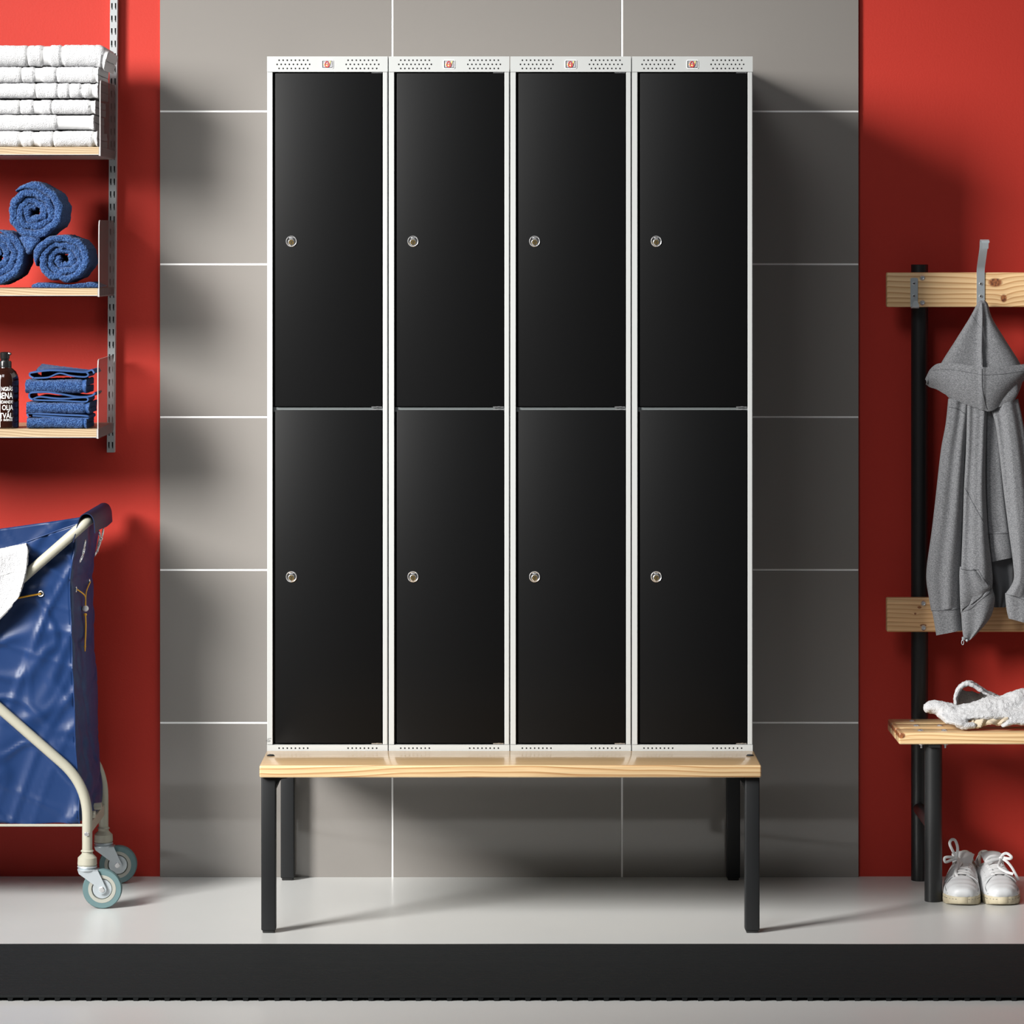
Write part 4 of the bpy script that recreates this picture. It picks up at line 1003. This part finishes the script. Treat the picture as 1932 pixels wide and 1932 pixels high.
# ------------------------------------------------------------------ sneakers
def shoe(label, toe, ang, side):
    root = thing('white_sneaker', label, 'shoe', (0, 0, 0), 'white sneakers under the cloakroom bench')
    LEN = .285
    hw = [(0, .011), (.004, .0215), (.012, .031), (.025, .0405), (.05, .0468), (.09, .0475), (.13, .043), (.17, .038), (.22, .036), (.255, .033), (.272, .025), (.281, .014), (.285, .004)]
    def W(y): return interp(hw, y)
    def off(y): return side*.006*math.sin(PI*min(1, y/.2))          # inner curve
    outline = []
    ys = [LEN*(1-math.cos(PI*k/48))/2 for k in range(49)]
    for y in ys: outline.append((off(y)+W(y), y))
    for y in reversed(ys): outline.append((off(y)-W(y), y))
    mb = MB(); lv = [(0, .985), (.002, 1.0), (.010, 1.01), (.0215, 1.005), (.0235, .985), (.0236, .9)]
    rings = []
    for z, k in lv: rings.append([V((off(y)+(x-off(y))*k, LEN/2+(y-LEN/2)*(k if k < 1 else k), z+(.004*max(0, 1-y/.03) if z < .003 else 0))) for x, y in outline])
    mb.loft(rings); sole = obj('sole', mb, M_sole, root, smooth=65)
    mb = MB(); st_ = [V((off(y)+(x-off(y))*1.018, y-.0008 if y < .1 else y, .0165)) for x, y in outline]
    for k in range(0, len(st_)-1, 1):
        if (k % 2) == 0 and st_[k].y < .2 and (st_[k+1]-st_[k]).length > .0015: mb.tube([st_[k], st_[k].lerp(st_[k+1], .7)], .0006, 5)
    obj('sole_stitching', mb, M_thread, sole)
    # upper
    hh = [(0, .0), (.004, .018), (.012, .0225), (.03, .028), (.055, .034), (.08, .041), (.12, .056), (.16, .066), (.20, .064), (.24, .066), (.27, .072), (.285, .066)]
    NY, NT = 70, 56; pts = []
    def up(y, t):
        w_ = W(y)*.955; h = interp(hh, y); c, s = math.cos(t), math.sin(t)
        x = w_*math.copysign(abs(c)**(.72), c)*(1-.16*max(0, s)**2*min(1, y/.12)); z = .022+h*abs(s)**.85
        return V((off(y)+x, y+.002, z))
    def opening(y, t):
        a = abs(t-PI/2)
        if y < .078: return False
        if y < .150: return a < .17+.25*(y-.078)/.072
        if y < .262: return a < .42+.42*min(1, (y-.150)/.04)
        return False
    ysu = [LEN*.985*k/NY for k in range(NY+1)]
    mb = MB(); base = [[up(y, PI*k/NT) for k in range(NT+1)] for y in ysu]
    b = 0; mb.v = [p for r in base for p in r]
    for i in range(NY):
        for k in range(NT):
            if opening((ysu[i]+ysu[i+1])/2, PI*(k+.5)/NT): continue
            a = i*(NT+1)+k; mb.face([a, a+1, a+NT+2, a+NT+1])
    u_o = obj('upper', mb, M_leather, root, smooth=60, recalc=True)
    so = u_o.modifiers.new('solid', 'SOLIDIFY'); so.thickness = .0032; so.offset = 0
    # toe seam
    mb = MB()
    for sgn in (-1, 1):
        mb.tube(cr([up(.020, PI/2+sgn*1.45)+V((sgn*-.001, -.001, .001)), up(.045, PI/2+sgn*1.12)+V((0, -.001, .0015)), up(.066, PI/2+sgn*.62)+V((0, -.001, .002)), up(.080, PI/2+sgn*.16)+V((0, -.001, .002))], 20), .0010, 6)
    obj('toe_seam', mb, M_thread, u_o)
    # quarter overlays: lace stays each side of the throat
    for sgn in (-1, 1):
        mb = MB()
        def qf(u, v, sgn=sgn):
            y = .076+u*.082; t0 = .18+.24*u; t = t0+v*(.85-.1*u); p = up(y, PI/2+sgn*t); n = V((p.x-off(y), 0, (p.z-.02))).normalized(); return p+n*.0024
        mb.sheet(qf, 16, 10, .0022); qo = obj('lace_stay', mb, M_leather, u_o, smooth=60)
        mb = MB()
        for k in range(6):
            p = qf(.10+k*.16, .22); n = V((p.x-off(.1), 0, p.z-.02)).normalized(); mb.cyl(p+n*.0010, p+n*.0016, .0014, 10)
            p = qf(.10+k*.16, .62); mb.cyl(p+n*.0008, p+n*.0015, .0008, 8)
        obj('eyelet', mb, M_thread, qo)
    mb = MB()
    def tg(u, v):
        y = .072+u*.093; z = .022+interp(hh, y)+.001+max(0, u-.6)*.045; hwid = .012+.016*u
        return V((off(y)+(v-.5)*2*hwid, y+.006+u*.012, z-.006*(2*v-1)**2-.002))
    mb.sheet(tg, 20, 14, .006); tongue = obj('tongue', mb, M_leather, root, smooth=60)
    mb = MB(); mb.sheet(lambda u, v: tg(.80+.2*u, .12+.76*v)+V((0, .004, .0005)), 8, 12, .007); obj('tongue_lining', mb, M_lining, tongue, smooth=60)
    mb = MB(); mb.sheet(lambda u, v: V((off(.13+u*.14)+(v-.5)*2*W(.13+u*.14)*.86, .13+u*.14, .028)), 16, 10, .003); obj('insole', mb, M_lining, root, smooth=60)
    mb = MB(); mb.sheet(lambda u, v: (lambda y, t: up(y, PI/2+t)*1+V((-(up(y, PI/2+t).x-off(y))*.06, 0, .001)))(.215+.052*math.sin(u*PI), (u-.5)*2*1.0), 30, 2, .003) if False else None
    cl = []
    for k in range(41):
        a = k/40; s = -1+2*a; y = .158+.108*(1-abs(s)**2.2); t = PI/2+s*(.86 if abs(s) < .9 else .86-.4*(abs(s)-.9)/.1*.9)
        if y > .262: t = PI/2+s*2.2
        cl.append(up(min(y, .266), t))
    mb = MB(); mb.tube(cl, .0042, 10); obj('collar', mb, M_lining, u_o, smooth=60)
    # laces
    mb = MB()
    for k in range(6):
        u = .10+k*.16; y = .076+u*.082; a = .18+.24*u+.16
        l, r = up(y, PI/2-a), up(y, PI/2+a); m = (l+r)/2; up_ = .0052
        mb.tube(cr([l+V((.003, 0, .002)), l+V((-.003, -.001, up_)), m+V((0, -.003, up_+.002)), r+V((.003, -.001, up_)), r+V((-.003, 0, .002))], 16), .0034, 10, flat=(0, -.4, 1))
        if k < 5:
            y2 = y+.013; a2 = a+.03; r2 = up(y2, PI/2+a2); l2 = up(y2, PI/2-a2)
            for p, q in ((l, r2), (r, l2)):
                mm = (p+q)/2+V((0, 0, .0062)); mb.tube(cr([p+V((0, 0, .003)), mm, q+V((0, 0, .003))], 8), .0030, 8, flat=(0, -.4, 1))
    obj('laces', mb, M_lace, root, smooth=60)
    top = up(.150, PI/2)+V((0, -.006, .010)); s = side
    mb = MB()
    if side < 0:
        L1 = [(0, 0, 0), (-.010, -.004, .018), (-.018, 0, .036), (-.013, .002, .046), (-.004, 0, .044), (.002, -.003, .026), (0, -.002, .004)]
        L2 = [(0, -.004, 0), (-.018, -.012, .004), (-.030, -.016, .002), (-.028, -.018, -.008), (-.014, -.012, -.004), (0, -.006, 0)]
        E1 = [(0, -.006, 0), (.004, -.018, -.004), (.002, -.040, -.014), (-.002, -.060, -.026), (.004, -.075, -.036)]
        E2 = [(0, -.006, 0), (.010, -.016, -.008), (.006, -.036, -.016), (-.004, -.055, -.028), (-.006, -.078, -.036)]
        base = top+V((-.014, 0, 0))
    else:
        L1 = [(0, 0, 0), (.006, -.004, .010), (.016, -.004, .012), (.026, -.010, .004), (.020, -.012, .000), (.006, -.006, .002)]
        L2 = [(0, 0, 0), (-.014, -.006, .006), (-.030, -.010, .004), (-.040, -.016, -.006), (-.026, -.014, -.004), (0, -.004, 0)]
        E1 = [(0, -.004, 0), (.012, -.012, -.006), (.024, -.022, -.020), (.034, -.034, -.040), (.038, -.04, -.050)]
        E2 = [(0, -.006, 0), (-.006, -.022, -.006), (-.012, -.04, -.016), (.004, -.056, -.026), (.020, -.064, -.030)]
        base = top+V((.016, 0, 0))
    for q in (L1, L2, E1, E2): mb.tube(cr([base+V(p) for p in q], 26), .0036, 10, flat=(.2, -1, .35))
    mb.ball(base+V((0, -.004, 0)), (.006, .005, .005)); obj('lace_bow', mb, M_lace, root, smooth=60)
    root.location = toe; root.rotation_euler = (0, 0, ang)
shoe('white leather sneaker nearest the black bench leg, its lace looped high', V((1.1315, -.433, 0)), -math.radians(8), -1)
shoe('white leather sneaker at the photo edge, its lace end hanging down the side', V((1.2325, -.433, 0)), math.radians(3), 1)
